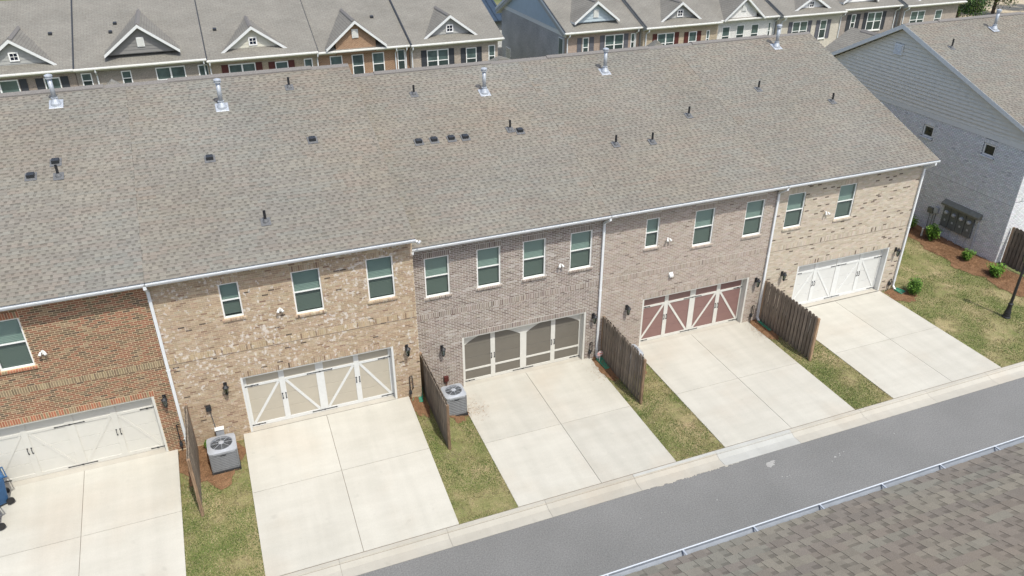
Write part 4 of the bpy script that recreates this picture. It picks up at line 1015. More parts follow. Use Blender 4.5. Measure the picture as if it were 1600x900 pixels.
# ---------------------------------------------------------------- air conditioners
def aircon(x, y, z, w, d, h, label, rz=0):
    t = empty('air_conditioner', (x, y, z), label, 'air conditioner', 'outdoor condensers beside the garages'); t.rotation_euler = (0, 0, rz)
    def b(mb, n, **k):
        o = mb.build(n, None, **k); o.parent = t; return o
    b(MB().box(-w/2-.02, w/2+.02, -d/2-.02, d/2+.02, -.12, .0, 'darkplastic'), 'pad')
    b(MB().box(-w/2+.03, w/2-.03, -d/2+.03, d/2-.03, .0, h-.06, 'acdark'), 'coil', bevel=.04)
    mb = MB()
    for sx in (-1, 1):
        for sy in (-1, 1): mb.box(sx*w/2-.02*(sx+1)-.0, sx*w/2+.02*(1-sx), sy*d/2-.02*(sy+1), sy*d/2+.02*(1-sy), 0, h-.04, 'ac')
    mb.box(-w/2, w/2, -d/2, d/2, .0, .06, 'ac'); b(mb, 'corner_frame', bevel=.01)
    n = 9; proto = None
    for i in range(n):
        zz = .09+i*(h-.18)/n
        if proto is None:
            mb = MB(); e = .004
            mb.add([(-w/2-e, -d/2-e, 0), (w/2+e, -d/2-e, 0), (w/2+e, d/2+e, 0), (-w/2-e, d/2+e, 0), (-w/2+.015, -d/2+.015, .042), (w/2-.015, -d/2+.015, .042), (w/2-.015, d/2-.015, .042), (-w/2+.015, d/2-.015, .042)], BOXF[2:], 'ac')
            proto = b(mb, 'louvre'); o = proto
        else: o = proto.copy(); COL.objects.link(o)
        o.location = (0, 0, zz)
    # top cover with round fan opening
    N_ = 32; R = min(w, d)*.40; mb = MB(); vs = []; e = .02
    for i in range(N_):
        a = 2*math.pi*i/N_; ca, sa = math.cos(a), math.sin(a); k = 1/max(abs(ca), abs(sa)); k = min(k, 1.30)
        vs.append((ca*k*(w/2+e), sa*k*(d/2+e), h-.02))
    for i in range(N_):
        a = 2*math.pi*i/N_; ca, sa = math.cos(a), math.sin(a); vs.append((ca*R, sa*R, h+.02))
    for i in range(N_):
        vs.append((vs[i][0], vs[i][1], h-.09))
    for i in range(N_): vs.append((vs[N_+i][0], vs[N_+i][1], h-.1))
    fs = []
    for i in range(N_):
        j = (i+1) % N_; fs += [(i, j, N_+j, N_+i), (2*N_+i, 2*N_+j, j, i), (N_+i, N_+j, 3*N_+j, 3*N_+i)]
    mb.add(vs, fs, 'aclight'); b(mb, 'top_cover', bevel=0)
    mb = MB(); mb.lathe((0, 0, h-.11), [(.07, 0), (.07, .04)], 'acdark', 12); b(mb, 'fan_hub')
    for k in range(3):
        a = 2*math.pi*k/3+.4; a2 = a+1.1; mb = MB()
        mb.add([(.06*math.cos(a), .06*math.sin(a), h-.10), (R*.95*math.cos(a), R*.95*math.sin(a), h-.13), (R*.95*math.cos(a2), R*.95*math.sin(a2), h-.07), (.06*math.cos(a2), .06*math.sin(a2), h-.08)], [(0, 1, 2, 3)], 'acdark'); b(mb, 'fan_blade')
    mb = MB()
    for q in range(1, 9):
        r = R*q/8.5; pts = [(r*math.cos(2*math.pi*i/24), r*math.sin(2*math.pi*i/24), h+.03-.012*q/8) for i in range(25)]; mb.path(pts, .0035, 'aclight', 4)
    for k in range(8):
        a = math.pi*k/4; mb.tube((.0, 0, h+.035), (R*math.cos(a), R*math.sin(a), h+.02), .007, 'aclight', n=4)
    mb.lathe((0, 0, h+.02), [(.085, 0), (.085, .022), (.03, .03)], 'aclight', 14); b(mb, 'fan_guard')
    b(MB().box(-.09, .09, -d/2-.01, -d/2-.002, h-.17, h-.14, 'darkplastic'), 'badge')
aircon(-7.80, -1.72, .58, .84, .84, .76, 'grey condenser on pine straw beside the tan townhouse, in full view', .02)
aircon(.02, -1.26, .12, .74, .74, .82, 'grey condenser behind the dark fence at the taupe garage')
aircon(7.22, -1.15, .04, .74, .74, .78, 'grey condenser mostly hidden behind the fence of the rosewood garage')

# ---------------------------------------------------------------- splash trays, sign, bins
def splash(x, y, rz, label, L=.6, green=True):
    t = empty('splash_tray', (x, y, gz(x, y)+.03), label, 'splash block', 'green drain trays under the downspouts'); t.rotation_euler = (0, 0, rz)
    mb = MB(); w0, w1 = .09, .17
    mb.add([(-w0, 0, 0), (w0, 0, 0), (w1, -L, 0), (-w1, -L, 0), (-w0, 0, .03), (w0, 0, .03), (w1, -L, .01), (-w1, -L, .01)], BOXF, 'splash')
    o = mb.build('tray', None); o.parent = t
    for s in (-1, 1):
        mb = MB(); mb.add([(s*w0, 0, .03), (s*(w0+.02), 0, .0), (s*(w1+.02), -L, 0), (s*w1, -L, .01), (s*w0, 0, .1), (s*(w0+.02), 0, .1), (s*(w1+.02), -L, .05), (s*w1, -L, .05)], BOXF, 'splash')
        o = mb.build('side_lip', None); o.parent = t
splash(-.98, -.30, -.35, 'crumpled green drain tray in the pine straw beside the beige garage driveway', .75)
splash(6.33, -.22, .18, 'green drain tray below the downspout by the small security sign', .72)
splash(14.04, -.22, .12, 'green drain tray at the foot of the gappy fence', .75)
splash(21.52, -.2, .3, 'short dark green drain tray under the end downspout', .4)
t = empty('security_sign', (6.27, -.45, 0), 'small white octagonal yard sign with red print by the downspout', 'yard sign')
pts = [(6.27+.13*math.cos(math.pi/8+i*math.pi/4), .46+.13*math.sin(math.pi/8+i*math.pi/4)) for i in range(8)]
MB().ext(pts, -.46, -.45, 'white', 'y').build('sign_face', t); MB().box(6.255, 6.285, -.448, -.44, 0, .45, 'white').build('stake', t)
pts = [(6.27+(.118)*math.cos(math.pi/8+i*math.pi/4), .46+.118*math.sin(math.pi/8+i*math.pi/4)) for i in range(8)]
mb = MB()
for k in range(8):
    a, b = pts[k], pts[(k+1) % 8]; mb.quad([(a[0], -.463, a[1]), (b[0], -.463, b[1]), (6.27+(b[0]-6.27)*.88, -.463, .46+(b[1]-.46)*.88), (6.27+(a[0]-6.27)*.88, -.463, .46+(a[1]-.46)*.88)], 'red')
mb.box(6.18, 6.36, -.4632, -.4602, .445, .478, 'red'); mb.box(6.21, 6.33, -.4632, -.4602, .395, .405, 'red'); mb.build('sign_print', t)
def bin_(x, y, z, rz, label):
    t = empty('wheeled_bin', (x, y, z), label, 'wheeled bin', 'blue wheeled bins by the cream garage'); t.rotation_euler = (0, 0, rz)
    def b(mb, n, **k): o = mb.build(n, None, **k); o.parent = t; return o
    b(MB().hexa([(-.24, -.26, .05), (.24, -.26, .05), (.22, .26, .05), (-.22, .26, .05), (-.30, -.36, 1.0), (.30, -.36, 1.0), (.30, .36, 1.0), (-.30, .36, 1.0)], 'binblue'), 'body', bevel=.03)
    b(MB().hexa([(-.32, -.39, 1.0), (.32, -.39, 1.0), (.32, .40, 1.0), (-.32, .40, 1.0), (-.30, -.34, 1.06), (.30, -.34, 1.06), (.30, .36, 1.10), (-.30, .36, 1.10)], 'binblue'), 'lid', bevel=.02)
    for s in (-1, 1):
        mb = MB(); mb.tube((s*.25, .30, .11), (s*.30, .30, .11), .11, 'black', n=18); b(mb, 'wheel')
    mb = MB(); mb.tube((-.26, .44, .98), (.26, .44, .98), .016, 'binblue', n=8)
    for s in (-.26, .26): mb.box(s-.015, s+.015, .34, .455, .965, .995, 'binblue')
    b(mb, 'handle'); b(MB().tube((-.28, .30, .13), (.28, .30, .13), .012, 'galv'), 'axle')
bin_(-14.24, -1.30, .70, -1.2, 'blue wheeled bin closest to the cream garage door at the left edge')
bin_(-14.40, -2.25, .58, -1.1, 'second blue wheeled bin, nearer the alley at the left edge')

# ---------------------------------------------------------------- shrubs
def shrub(x, y, z, rx, rz, label, n=900, tall=1.0, seed=0, col=((.07, .15, .02), (.13, .24, .03), (.035, .08, .015)), leaf=.045, droop=False, group='young shrubs along the walls'):
    r = random.Random(seed); t = empty('shrub', (x, y, z), label, 'shrub', group)
    V, C = [], []
    stems = []
    for k in range(11):
        a = r.uniform(0, 6.283); e = r.uniform(.2, 1.0); stems.append(Vector((math.cos(a)*e*rx*.7, math.sin(a)*e*rx*.7, rz*r.uniform(.45, .95))))
    mb = MB()
    for s in stems: mb.tube((0, 0, 0), s, .012, 'bark', .004, 5, False)
    o = mb.build('stem', None); o.parent = t
    for i in range(n):
        s = r.choice(stems); q = Vector((r.gauss(0, 1), r.gauss(0, 1), r.gauss(0, 1))).normalized()*(r.random()**.4)*rx*.42
        p = s*r.uniform(.55, 1.0)+q
        if p.z < .03: p.z = .03+r.random()*.05
        a = r.uniform(0, 6.283); L = leaf*r.uniform(.7, 1.4); w = L*.38; up = r.uniform(-.4, .8)
        d = Vector((math.cos(a), math.sin(a), up)).normalized()*L; nn = d.cross(Vector((r.uniform(-.5, .5), r.uniform(-.5, .5), 1))).normalized()*w
        V.append([tuple(p-d), tuple(p+nn), tuple(p+d), tuple(p-nn)]); C.append(jit(r.choice(col), .25))
    o = bpy.data.objects.new('foliage', fast_mesh('foliage', V, C, 'leaf')); COL.objects.link(o); o.parent = t
    return t
shrub(22.05, -.74, 0, .50, .72, 'round green shrub at the foot of the end downspout', 3000, seed=1, leaf=.04)
bc = ((.10, .20, .025), (.17, .30, .04), (.05, .11, .015))
shrub(27.25, 4.75, 0, .5, .75, 'shrub half behind the end downspout below the conduit boxes', 1000, seed=2, col=bc, leaf=.06)
shrub(27.25, 3.2, 0, .5, .85, 'leafy shrub left of the electric meters', 1100, seed=3, col=bc, leaf=.06)
shrub(27.0, .85, 0, .42, .55, 'shrub in the straw just right of the electric meters', 1000, seed=4, col=bc, leaf=.05)
shrub(26.95, -.85, 0, .48, .6, 'bright green shrub at the foot of the right edge fence', 1200, seed=5, col=bc, leaf=.055)
shrub(-8.25, -.98, .68, .16, .34, 'small leafy weed between the first fence and the condenser', 160, seed=6, col=bc, leaf=.05)

# ---------------------------------------------------------------- lamp post
t = empty('street_lamp', (24.25, -3.76, -.03), 'black lamp post standing in the lawn at the right edge', 'street lamp')
MB().lathe((24.25, -3.76, -.03), [(.17, 0), (.17, .05), (.145, .09), (.14, .16), (.125, .22), (.135, .26), (.125, .30), (.10, .42), (.085, .62), (.10, .65), (.10, .69), (.07, .73)], 'black', 16).build('base', t)
MB().lathe((24.25, -3.76, .68), [(.062, 0), (.058, .6), (.05, 1.85), (.07, 1.87), (.07, 1.92), (.04, 1.96)], 'black', 12).build('pole', t)
MB().lathe((24.25, -3.76, 2.62), [(.06, 0), (.10, .03), (.15, .30)], 'screen', 6).build('lamp_glass', t)
mb = MB(); c = (24.25, -3.76, 2.62)
for i in range(6):
    a = math.pi*i/3; mb.tube((c[0]+.10*math.cos(a), c[1]+.10*math.sin(a), c[2]+.03), (c[0]+.155*math.cos(a), c[1]+.155*math.sin(a), c[2]+.31), .01, 'black', n=4)
mb.lathe((c[0], c[1], c[2]+.30), [(.18, 0), (.17, .03), (.06, .14), (.03, .15), (.02, .22)], 'black', 6); mb.build('lamp_head', t)

# ---------------------------------------------------------------- the next row: gable end at the right
RX = 28.07
t = empty('townhouse', (RX+4, .1, 0), 'white grey brick townhouse with beige siding gable at the right', 'townhouse', 'row of attached brick townhouses')
GR = t; ye, ze = -.35, 6.36; yr, zr = 8.62, 6.36+RS*8.97; yb, zb_ = 16.2, None
zb_ = zr-.52*(yb-yr)
TL = ((RX, 0, 0), (0, 1, 0), (-1, 0, 0), (0, 0, 1))
wn = [(5.45, .66, 5.22, .60), (1.84, .66, 5.38, .58)]
holes = [(u, u+w, zt-h, zt) for u, w, zt, h in wn]
wall_sheet(.1, 15.6, -.2, 5.62, holes, TL, 'mortar_R', t, .1)
cells = brick_cells(.104, 15.6, -.02, 5.60, holes+[(u-.06, u+w+.06, zt-h-.085, zt-h) for u, w, zt, h in wn], [(u-.02, u+w+.02, zt+.004, zt+.2) for u, w, zt, h in wn]+[(.104, 15.6, 2.98, 3.18)], PAL['R'])
o = bpy.data.objects.new('brick_courses', cells_mesh(cells, TL)); link(o, t); o['kind'] = 'stuff'
for u, w, zt, h in wn:
    wd = window(t, map_left(RX), u, w, zt, h, single=True, blinds=False); brick_sill(wd, 0, u, w, zt-h, PAL['R'], 'mortar_R', map_left(RX))
TF = ((0, .1, 0), (1, 0, 0), (0, -1, 0), (0, 0, 1))
wall_sheet(RX, 52, -.2, 6.2, [], TF, 'mortar_R', t, .1)
cells = brick_cells(RX+.004, 34, -.02, 6.2, [], [(RX+.004, 34, 3.2, 3.4)], PAL['R'])
o = bpy.data.objects.new('brick_courses', cells_mesh(cells, TF)); link(o, t); o['kind'] = 'stuff'
MB().box(RX-.03, RX-.0, .1, 15.6, 5.62, 5.90, 'white').build('frieze_board', t)
# lap siding: every board its own piece
z = 5.90; k = 0
def gy(zz):  # y-range of the gable at height zz (inside the rakes)
    a = ye+(zz+.22-ze)/RS; b = yr+(zr-zz-.22)/.52
    return max(.1, a), min(15.6, b)
while z < zr-.3:
    a, b = gy(z); a2, b2 = gy(min(z+.19, zr-.24))
    if b-a < .15: break
    mb = MB(map_left(RX)); mb.add([(a, .02, z), (b, .02, z), (b, -.05, z), (a, -.05, z), (a2, .02, z+.163), (b2, .02, z+.163), (b2, .004, z+.163), (a2, .004, z+.163)], BOXF, 'sid_beige')
    mb.build('siding_board', t); z += .18
MB().ext([(.1, -.2), (15.6, -.2), (15.6, zb_+.3), (yr, zr-.26), (.1, 6.2)], RX+.26, RX+.4, 'room').build('side_wall', t)  # dark sheet behind the open board gaps stands in for lap shadow lines
mb = MB(map_left(RX)); mb.box(8.52, 9.10, -.09, -.02, 8.17, 8.74, 'white')
mb.build('gable_vent', t)
gv = t.children[-1]
for i in range(8):
    mb = MB(map_left(RX)); zz = 8.21+i*.063; mb.add([(8.57, -.091, zz), (9.05, -.091, zz), (9.05, -.125, zz), (8.57, -.125, zz), (8.57, -.091, zz+.04), (9.05, -.091, zz+.04), (9.05, -.096, zz+.04), (8.57, -.096, zz+.04)], BOXF, 'white'); mb.build('louvre', gv)
rx0 = RX-.32
rf = roof_slab(t, rx0, 52, ye, ze, yr, zr, yb, zb_)
shingle_roof(rf, rx0-.012, 44, ye-.03, ze-.01, RS, (yr-ye)*math.sqrt(1+RS*RS)+.03, 21)
ridge_cap(rf, rx0, 30.0, yr, zr, False); ridge_cap(rf, 30.0, 36.0, yr, zr, True); ridge_cap(rf, 36, 39, yr, zr, False); ridge_cap(rf, 39, 44, yr, zr, True)
flue(rf, 32.83, 7.45, 9.37); pipe_vent(rf, 28.9, 6.4, 6.36+RS*6.75, .45); flue(rf, 38.2, 7.45, 9.37)
mb = MB(); mb.ext([(ye, ze+.004), (yr, zr+.004), (yb, zb_+.004), (yb, zb_-.20), (yr, zr-.23), (ye, ze-.19)], rx0-.025, rx0-.0, 'white'); mb.build('rake_board', t)
MB().ext([(ye+.02, ze-.145), (yr, zr-.16), (yb, zb_-.145), (yb, zb_-.165), (yr, zr-.185), (ye+.02, ze-.165)], rx0+.002, RX-.001, 'white').build('rake_soffit', t)
gutter(t, rx0-.02, 52, ye+.045, ze-.14)
MB().box(rx0, 52, ye+.05, ye+.08, ze-.16, ze-.02, 'white').build('fascia', t)
# front cross gable roof on the right house, its ridge running away from the view
mb = MB(); xc = 31.4; zt = 8.05; hw = 2.2; zl = zt-hw*.6
yf = lambda z: yr+(zr-z)/.52      # where the front slope has height z
mb.add([(xc-hw, 15.9, zl), (xc, 15.9, zt), (xc+hw, 15.9, zl), (xc, yf(zt)-.3, zt), (xc-hw, yf(zl)-.3, zl), (xc+hw, yf(zl)-.3, zl)], [(0, 1, 3, 4), (1, 2, 5, 3), (0, 4, 5, 2), (0, 2, 1)], 'roof_y'); mb.build('cross_gable', t)
mb = MB(); mb.ext([(xc-.17, zt-.07), (xc, zt+.05), (xc+.17, zt-.07), (xc+.17, zt-.11), (xc-.17, zt-.11)], 12.6, 15.0, 'ridgevent', 'y'); mb.build('ridge_vent', t)

# electric meters on that wall
t = empty('meter_bank', (RX-.15, 2.6, 1.1), 'bank of four grey electric meters under a hood on the white grey brick', 'electric meters')
ML = map_left(RX)
for i in range(4):
    u0 = 1.72+i*.46
    o = MB(ML).box(u0, u0+.43, -.12, -.012, .62, 1.72, 'meter').build('meter_cabinet', t, bevel=.015)
    mb = MB(); mb.lathe((0, 0, 0), [(.10, 0), (.10, .05), (.085, .10), (.03, .12)], 'galv', 16); d = mb.build('meter_dial', None)
    d.rotation_euler = (0, -math.pi/2, 0); d.location = (0, 0, 0)
    me = d.data; me.transform(Matrix.Translation((RX-.12, u0+.21, 1.42)) @ Matrix.Rotation(-math.pi/2, 4, 'Y')); d.rotation_euler = (0, 0, 0)
    d.parent = o; d.matrix_parent_inverse = Matrix.Translation(wloc(o)).inverted()
    MB(ML).box(u0+.16, u0+.26, -.13, -.121, .95, 1.05, 'galv').build('latch', o)
    if i < 4: MB().tube((RX-.07, u0+.2, .62), (RX-.07, u0+.2, -.05), .022, 'aclight').build('conduit', t)
mb = MB(ML); mb.add([(1.42, -.26, 1.76), (3.66, -.26, 1.76), (3.66, -.012, 1.76), (1.42, -.012, 1.76), (1.42, -.26, 1.86), (3.66, -.26, 1.86), (3.66, -.012, 2.02), (1.42, -.012, 2.02)], BOXF, 'hood'); mb.build('hood', t)
mb = MB(); mb.path([(RX-.2, 1.5, 1.76), (RX-.06, 1.5, 1.6), (RX-.06, 1.5, -.05)], .035, 'aclight'); mb.build('main_conduit', t)
t = empty('utility_box', (RX, 4.3, 1.1), 'two small grey utility boxes with conduits left of the meter bank', 'electrical box')
MB(ML).box(4.15, 4.45, -.13, -.012, .98, 1.28, 'hood').build('box', t, bevel=.01); MB(ML).box(3.84, 4.08, -.13, -.012, 1.1, 1.42, 'aclight').build('box', t, bevel=.01)
for yy, z1 in ((4.3, .98), (3.96, 1.1), (4.1, .98)): MB().tube((RX-.05, yy, z1), (RX-.05, yy, -.05), .016, 'hood').build('conduit', t)
t = empty('cleanout_pipe', (27.15, 3.75, 0), 'short white drain pipe standing in the straw left of the meters', 'pipe')
MB().tube((27.15, 3.75, -.1), (27.15, 3.75, .42), .045, 'white', n=12).build('pipe', t); MB().tube((27.15, 3.75, .42), (27.15, 3.75, .46), .055, 'white', n=12).build('cap', t)

# ---------------------------------------------------------------- near roof at the lower right
t = empty('townhouse', (0, -22, -.1), 'near townhouse whose brown shingle roof and gutter fill the lower right corner', 'townhouse', 'row of attached brick townhouses')
ye, ze = -17.955, 10.88; s = .40; yr = -27; zr = ze+s*(ye-yr)
mb = MB(); mb.add([(-14, ye, ze), (16, ye, ze), (16, yr, zr), (-14, yr, zr), (16, -36, zr-s*9), (-14, -36, zr-s*9),
                   (-14, ye, ze-.15), (16, ye, ze-.15), (16, -36, zr-s*9-.15), (-14, -36, zr-s*9-.15), (16, yr, zr-.16), (-14, yr, zr-.16)],
                  [(0, 1, 2, 3)], 'roof_under').add([(-14, yr, zr), (16, yr, zr), (16, -36, zr-s*9), (-14, -36, zr-s*9)], [(0, 1, 2, 3)], 'roof_x')
mb.ext([(ye, ze-.003), (yr, zr-.003), (-36, zr-s*9-.003), (-36, zr-s*9-.16), (yr, zr-.17), (ye, ze-.15)], -13.999, 15.999, 'white'); rf = mb.build('roof', t)
NP = {k: v for k, v in [('c', SHC)]}
SHC_SAVE = SHC[:]
SHC[:] = [(.208, .182, .143), (.192, .163, .132), (.216, .190, .147), (.182, .156, .127), (.205, .186, .147), (.198, .167, .133)]; BAND[0] = .74; TW[:] = [.08, .16, .06, .11]
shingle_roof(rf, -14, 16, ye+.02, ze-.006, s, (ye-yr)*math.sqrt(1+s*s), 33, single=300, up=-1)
SHC[:] = SHC_SAVE; BAND[0] = .70; TW[:] = [.09, .19, .06, .115]
mb = MB(); mb.ext([(ye+.0+(a-ye-.0)*1.22, b) for a, b in gutter_profile(ye, ze-.15, 1)], -14.02, 16.02, 'gutter'); gt = mb.build('gutter', t)
mb = MB(); mb.ext([(ye+.008, ze-.143), (ye+.008, ze-.060), (ye+.010, ze-.060), (ye+.010, ze-.141), (ye+.094, ze-.141), (ye+.108, ze-.112), (ye+.137, ze-.078), (ye+.1405, ze-.055), (ye+.143, ze-.055), (ye+.139, ze-.080), (ye+.110, ze-.115), (ye+.096, ze-.143)], -14, 16, 'gutter_shade'); mb.build('trough_shade_liner', gt)  # added liner inside the gutter, painted grey as its shaded interior
h = None; x = -13.86+.14
while x < 16:
    if h is None: h = MB().box(-.011, .011, 0, .145, 0, .014, 'galv').build('hanger', gt); q = h
    else: q = h.copy(); COL.objects.link(q)
    q.location = (x, ye, ze-.058); x += .965
MB().box(-14, 16, ye-.06, ye-.025, ze-.2, ze-.03, 'white').build('fascia', t)
mb = MB(); mb.box(-13.7, 15.7, -35.6, ye-.45, -.3, ze-.16, 'mortar_N'); mb.build('wall', t)

# ---------------------------------------------------------------- the far row facing the courtyard
BRK = {
 'f0': ((.30, .235, .19), (.24, .19, .155), (.36, .31, .26)), 'f1': ((.29, .25, .21), (.24, .205, .175), (.36, .32, .27)),
 'f2': ((.36, .29, .20), (.28, .22, .16), (.42, .35, .26)), 'f3': ((.30, .175, .105), (.25, .14, .085), (.40, .30, .2)),
 'f4': ((.38, .32, .26), (.30, .25, .205), (.43, .37, .31)), 'f5': ((.37, .275, .215), (.31, .23, .185), (.42, .34, .28)),
 'f6': ((.41, .33, .23), (.34, .27, .19), (.46, .39, .30)), 'f7': ((.72, .70, .66), (.66, .64, .60), (.60, .58, .54)),
 'f8': ((.58, .53, .44), (.52, .47, .39), (.50, .45, .38)), 'f9': ((.29, .245, .215), (.24, .205, .18), (.35, .31, .275)),
 'f10': ((.34, .28, .23), (.29, .24, .2), (.40, .35, .3)), 'fg': ((.42, .41, .40), (.35, .34, .335), (.45, .44, .43)),
}
for k, (a, b, c) in BRK.items():
    M['bk_'+k] = tile_mat('far_brick_'+k, a, b, c, .203, .068, .009, 'xz', .08)
M['bs_fg'] = tile_mat('far_side_brick', *BRK['fg'], .203, .068, .009, 'yz', .15)
FY = 31.0; FS = .385
def far_window(p, x, w, zt, h, y, double=False, grid=False):
    T = map_front(y); f = .06; mb = MB(T)
    mb.box(x, x+f, -.03, .03, zt-h, zt, 'winframe'); mb.box(x+w-f, x+w, -.03, .03, zt-h, zt, 'winframe'); mb.box(x+f, x+w-f, -.03, .03, zt-f, zt, 'winframe'); mb.box(x+f, x+w-f, -.03, .03, zt-h, zt-h+f, 'winframe')
    if double: mb.box(x+w/2-.05, x+w/2+.05, -.03, .03, zt-h+f, zt-f, 'winframe')
    wd = mb.build('window', p)
    zm = zt-h*.5
    sp = [(x+f, x+w-f)] if not double else [(x+f, x+w/2-.05), (x+w/2+.05, x+w-f)]
    for a, b in sp:
        MB(T).box(a, b, -.02, .02, zm-.025, zm+.025, 'winframe').build('meeting_rail', wd)
        MB(T).box(a, b, -.008, .004, zm+.025, zt-f, 'farglass').build('pane', wd); MB(T).box(a, b, -.004, .006, zt-h+f, zm-.025, 'farscreen').build('pane', wd)
    MB(T).box(x-.05, x+w+.05, -.07, -.002, zt-h-.07, zt-h, 'trim').build('sill', wd)
def shutter(p, x, w, zt, h, y, m):
    mb = MB(map_front(y)); mb.box(x, x+.05, -.04, -.002, zt-h, zt, m); mb.box(x+w-.05, x+w, -.04, -.002, zt-h, zt, m)
    mb.box(x+.05, x+w-.05, -.026, -.002, zt-h, zt, m)
    for k in (0, .48, .96): mb.box(x+.05, x+w-.05, -.04, -.026, zt-h+k*(h-.05)/.96*.96, zt-h+k*(h-.05)/.96*.96+.05, m)
    mb.build('shutter', p)
def gable(p, xa, xl, xr, zf, za, y, sid, kind, brick=None, proj=0):
    """front facing gable on the far roofs: solid prism, rake boards, siding, small window or vent"""
    yy = y-proj; hw = ((xr-xa)+(xa-xl))/2; sl = (za-zf)/hw
    xl, xr = xa-hw, xa+hw
    yend = FY-.35+(za-6.05)/FS+.6
    ov = .30
    mb = MB(); z0 = zf-.0
    # roof planes (with overhang in front of the siding)
    for sg in (-1, 1):
        xe = xa+sg*hw
        vs = [(xe, yy-ov, zf), (xa, yy-ov, za), (xa, yend, za), (xe, yend-2.0, zf), (xe, yy-ov, zf-.13), (xa, yy-ov, za-.16), (xa, yend, za-.16), (xe, yend-2.0, zf-.13)]
        mb.add(vs, [(0, 1, 2, 3)], 'roof_y'); mb.add(vs, [(4, 5, 6, 7), (0, 4, 7, 3)], 'white')
    r = mb.build('gable_roof', p)
    for sg in (-1, 1):
        xe = xa+sg*hw; mb = MB()
        mb.add([(xe, yy-ov-.03, zf-.16), (xa, yy-ov-.03, za-.17), (xa, yy-ov, za-.17), (xe, yy-ov, zf-.16), (xe, yy-ov-.03, zf+.02), (xa, yy-ov-.03, za+.02), (xa, yy-ov, za+.02), (xe, yy-ov, zf+.02)], BOXF, 'white'); mb.build('rake_board', p)
    mb = MB(); mb.ext([(xa, za+.06), (xa+.14, za-.05), (xa-.14, za-.05)], yy-ov+.3, yend-.8, 'ridgevent', 'y'); mb.build('ridge_cap', p)
    bm_ = 'bk_'+brick if brick else None
    base = zf-.35
    if brick:
        mb = MB(); mb.ext([(xa-hw*.66, 5.64), (xa+hw*.66, 5.64), (xa+hw*.66, zf+sl*hw*.34-.12), (xa, za-.18), (xa-hw*.66, zf+sl*hw*.34-.12)], yy-.0, FY+.25, bm_, 'y'); mb.build('gable_wall', p)
    else:
        mb = MB(); mb.ext([(xl+.1, zf-.1), (xr-.1, zf-.1), (xa, za-.18)], yy+.02, yy+.3, sid, 'y'); gw = mb.build('gable_wall', p)
        z = zf-.05
        while z < za-.35:
            h2 = (za-.15-z)/sl-.12; h3 = (za-.15-z-.2)/sl-.12
            mb = MB(); mb.add([(xa-h2, yy-.012, z), (xa+h2, yy-.012, z), (xa+h2, yy+.02, z), (xa-h2, yy+.02, z), (xa-h3, yy+.01, z+.2), (xa+h3, yy+.01, z+.2), (xa+h3, yy+.02, z+.2), (xa-h3, yy+.02, z+.2)], BOXF, sid); mb.build('siding_board', gw)
            z += .2
    zc = zf+(za-zf)*(.36 if not brick else .5)
    T = map_front(yy-.015)
    if kind == 'win':
        w = .52; mb = MB(T)
        x0, x1, z0, z1 = xa-w/2, xa+w/2, zc-w/2, zc+w/2
        mb.box(x0, x0+.07, -.05, 0, z0, z1, 'winframe'); mb.box(x1-.07, x1, -.05, 0, z0, z1, 'winframe'); mb.box(x0+.07, x1-.07, -.05, 0, z0, z0+.07, 'winframe'); mb.box(x0+.07, x1-.07, -.05, 0, z1-.07, z1, 'winframe')
        mb.box(xa-.012, xa+.012, -.04, -.01, z0+.07, z1-.07, 'winframe'); mb.box(x0+.07, xa-.012, -.04, -.01, zc-.012, zc+.012, 'winframe'); mb.box(xa+.012, x1-.07, -.04, -.01, zc-.012, zc+.012, 'winframe')
        a = mb.build('attic_window', p); MB(T).box(x0+.07, x1-.07, -.018, -.004, z0+.07, z1-.07, 'attic').build('pane', a)
    else:
        w, h = .42, .56; mb = MB(T); mb.box(xa-w/2, xa+w/2, -.04, 0, zc-h/2, zc+h/2, 'white')
        a = mb.build('gable_vent', p)
        for i in range(7): MB(T).box(xa-w/2+.04, xa+w/2-.04, -.052, -.041, zc-h/2+.04+i*.07, zc-h/2+.08+i*.07, 'trim').build('louvre', a)
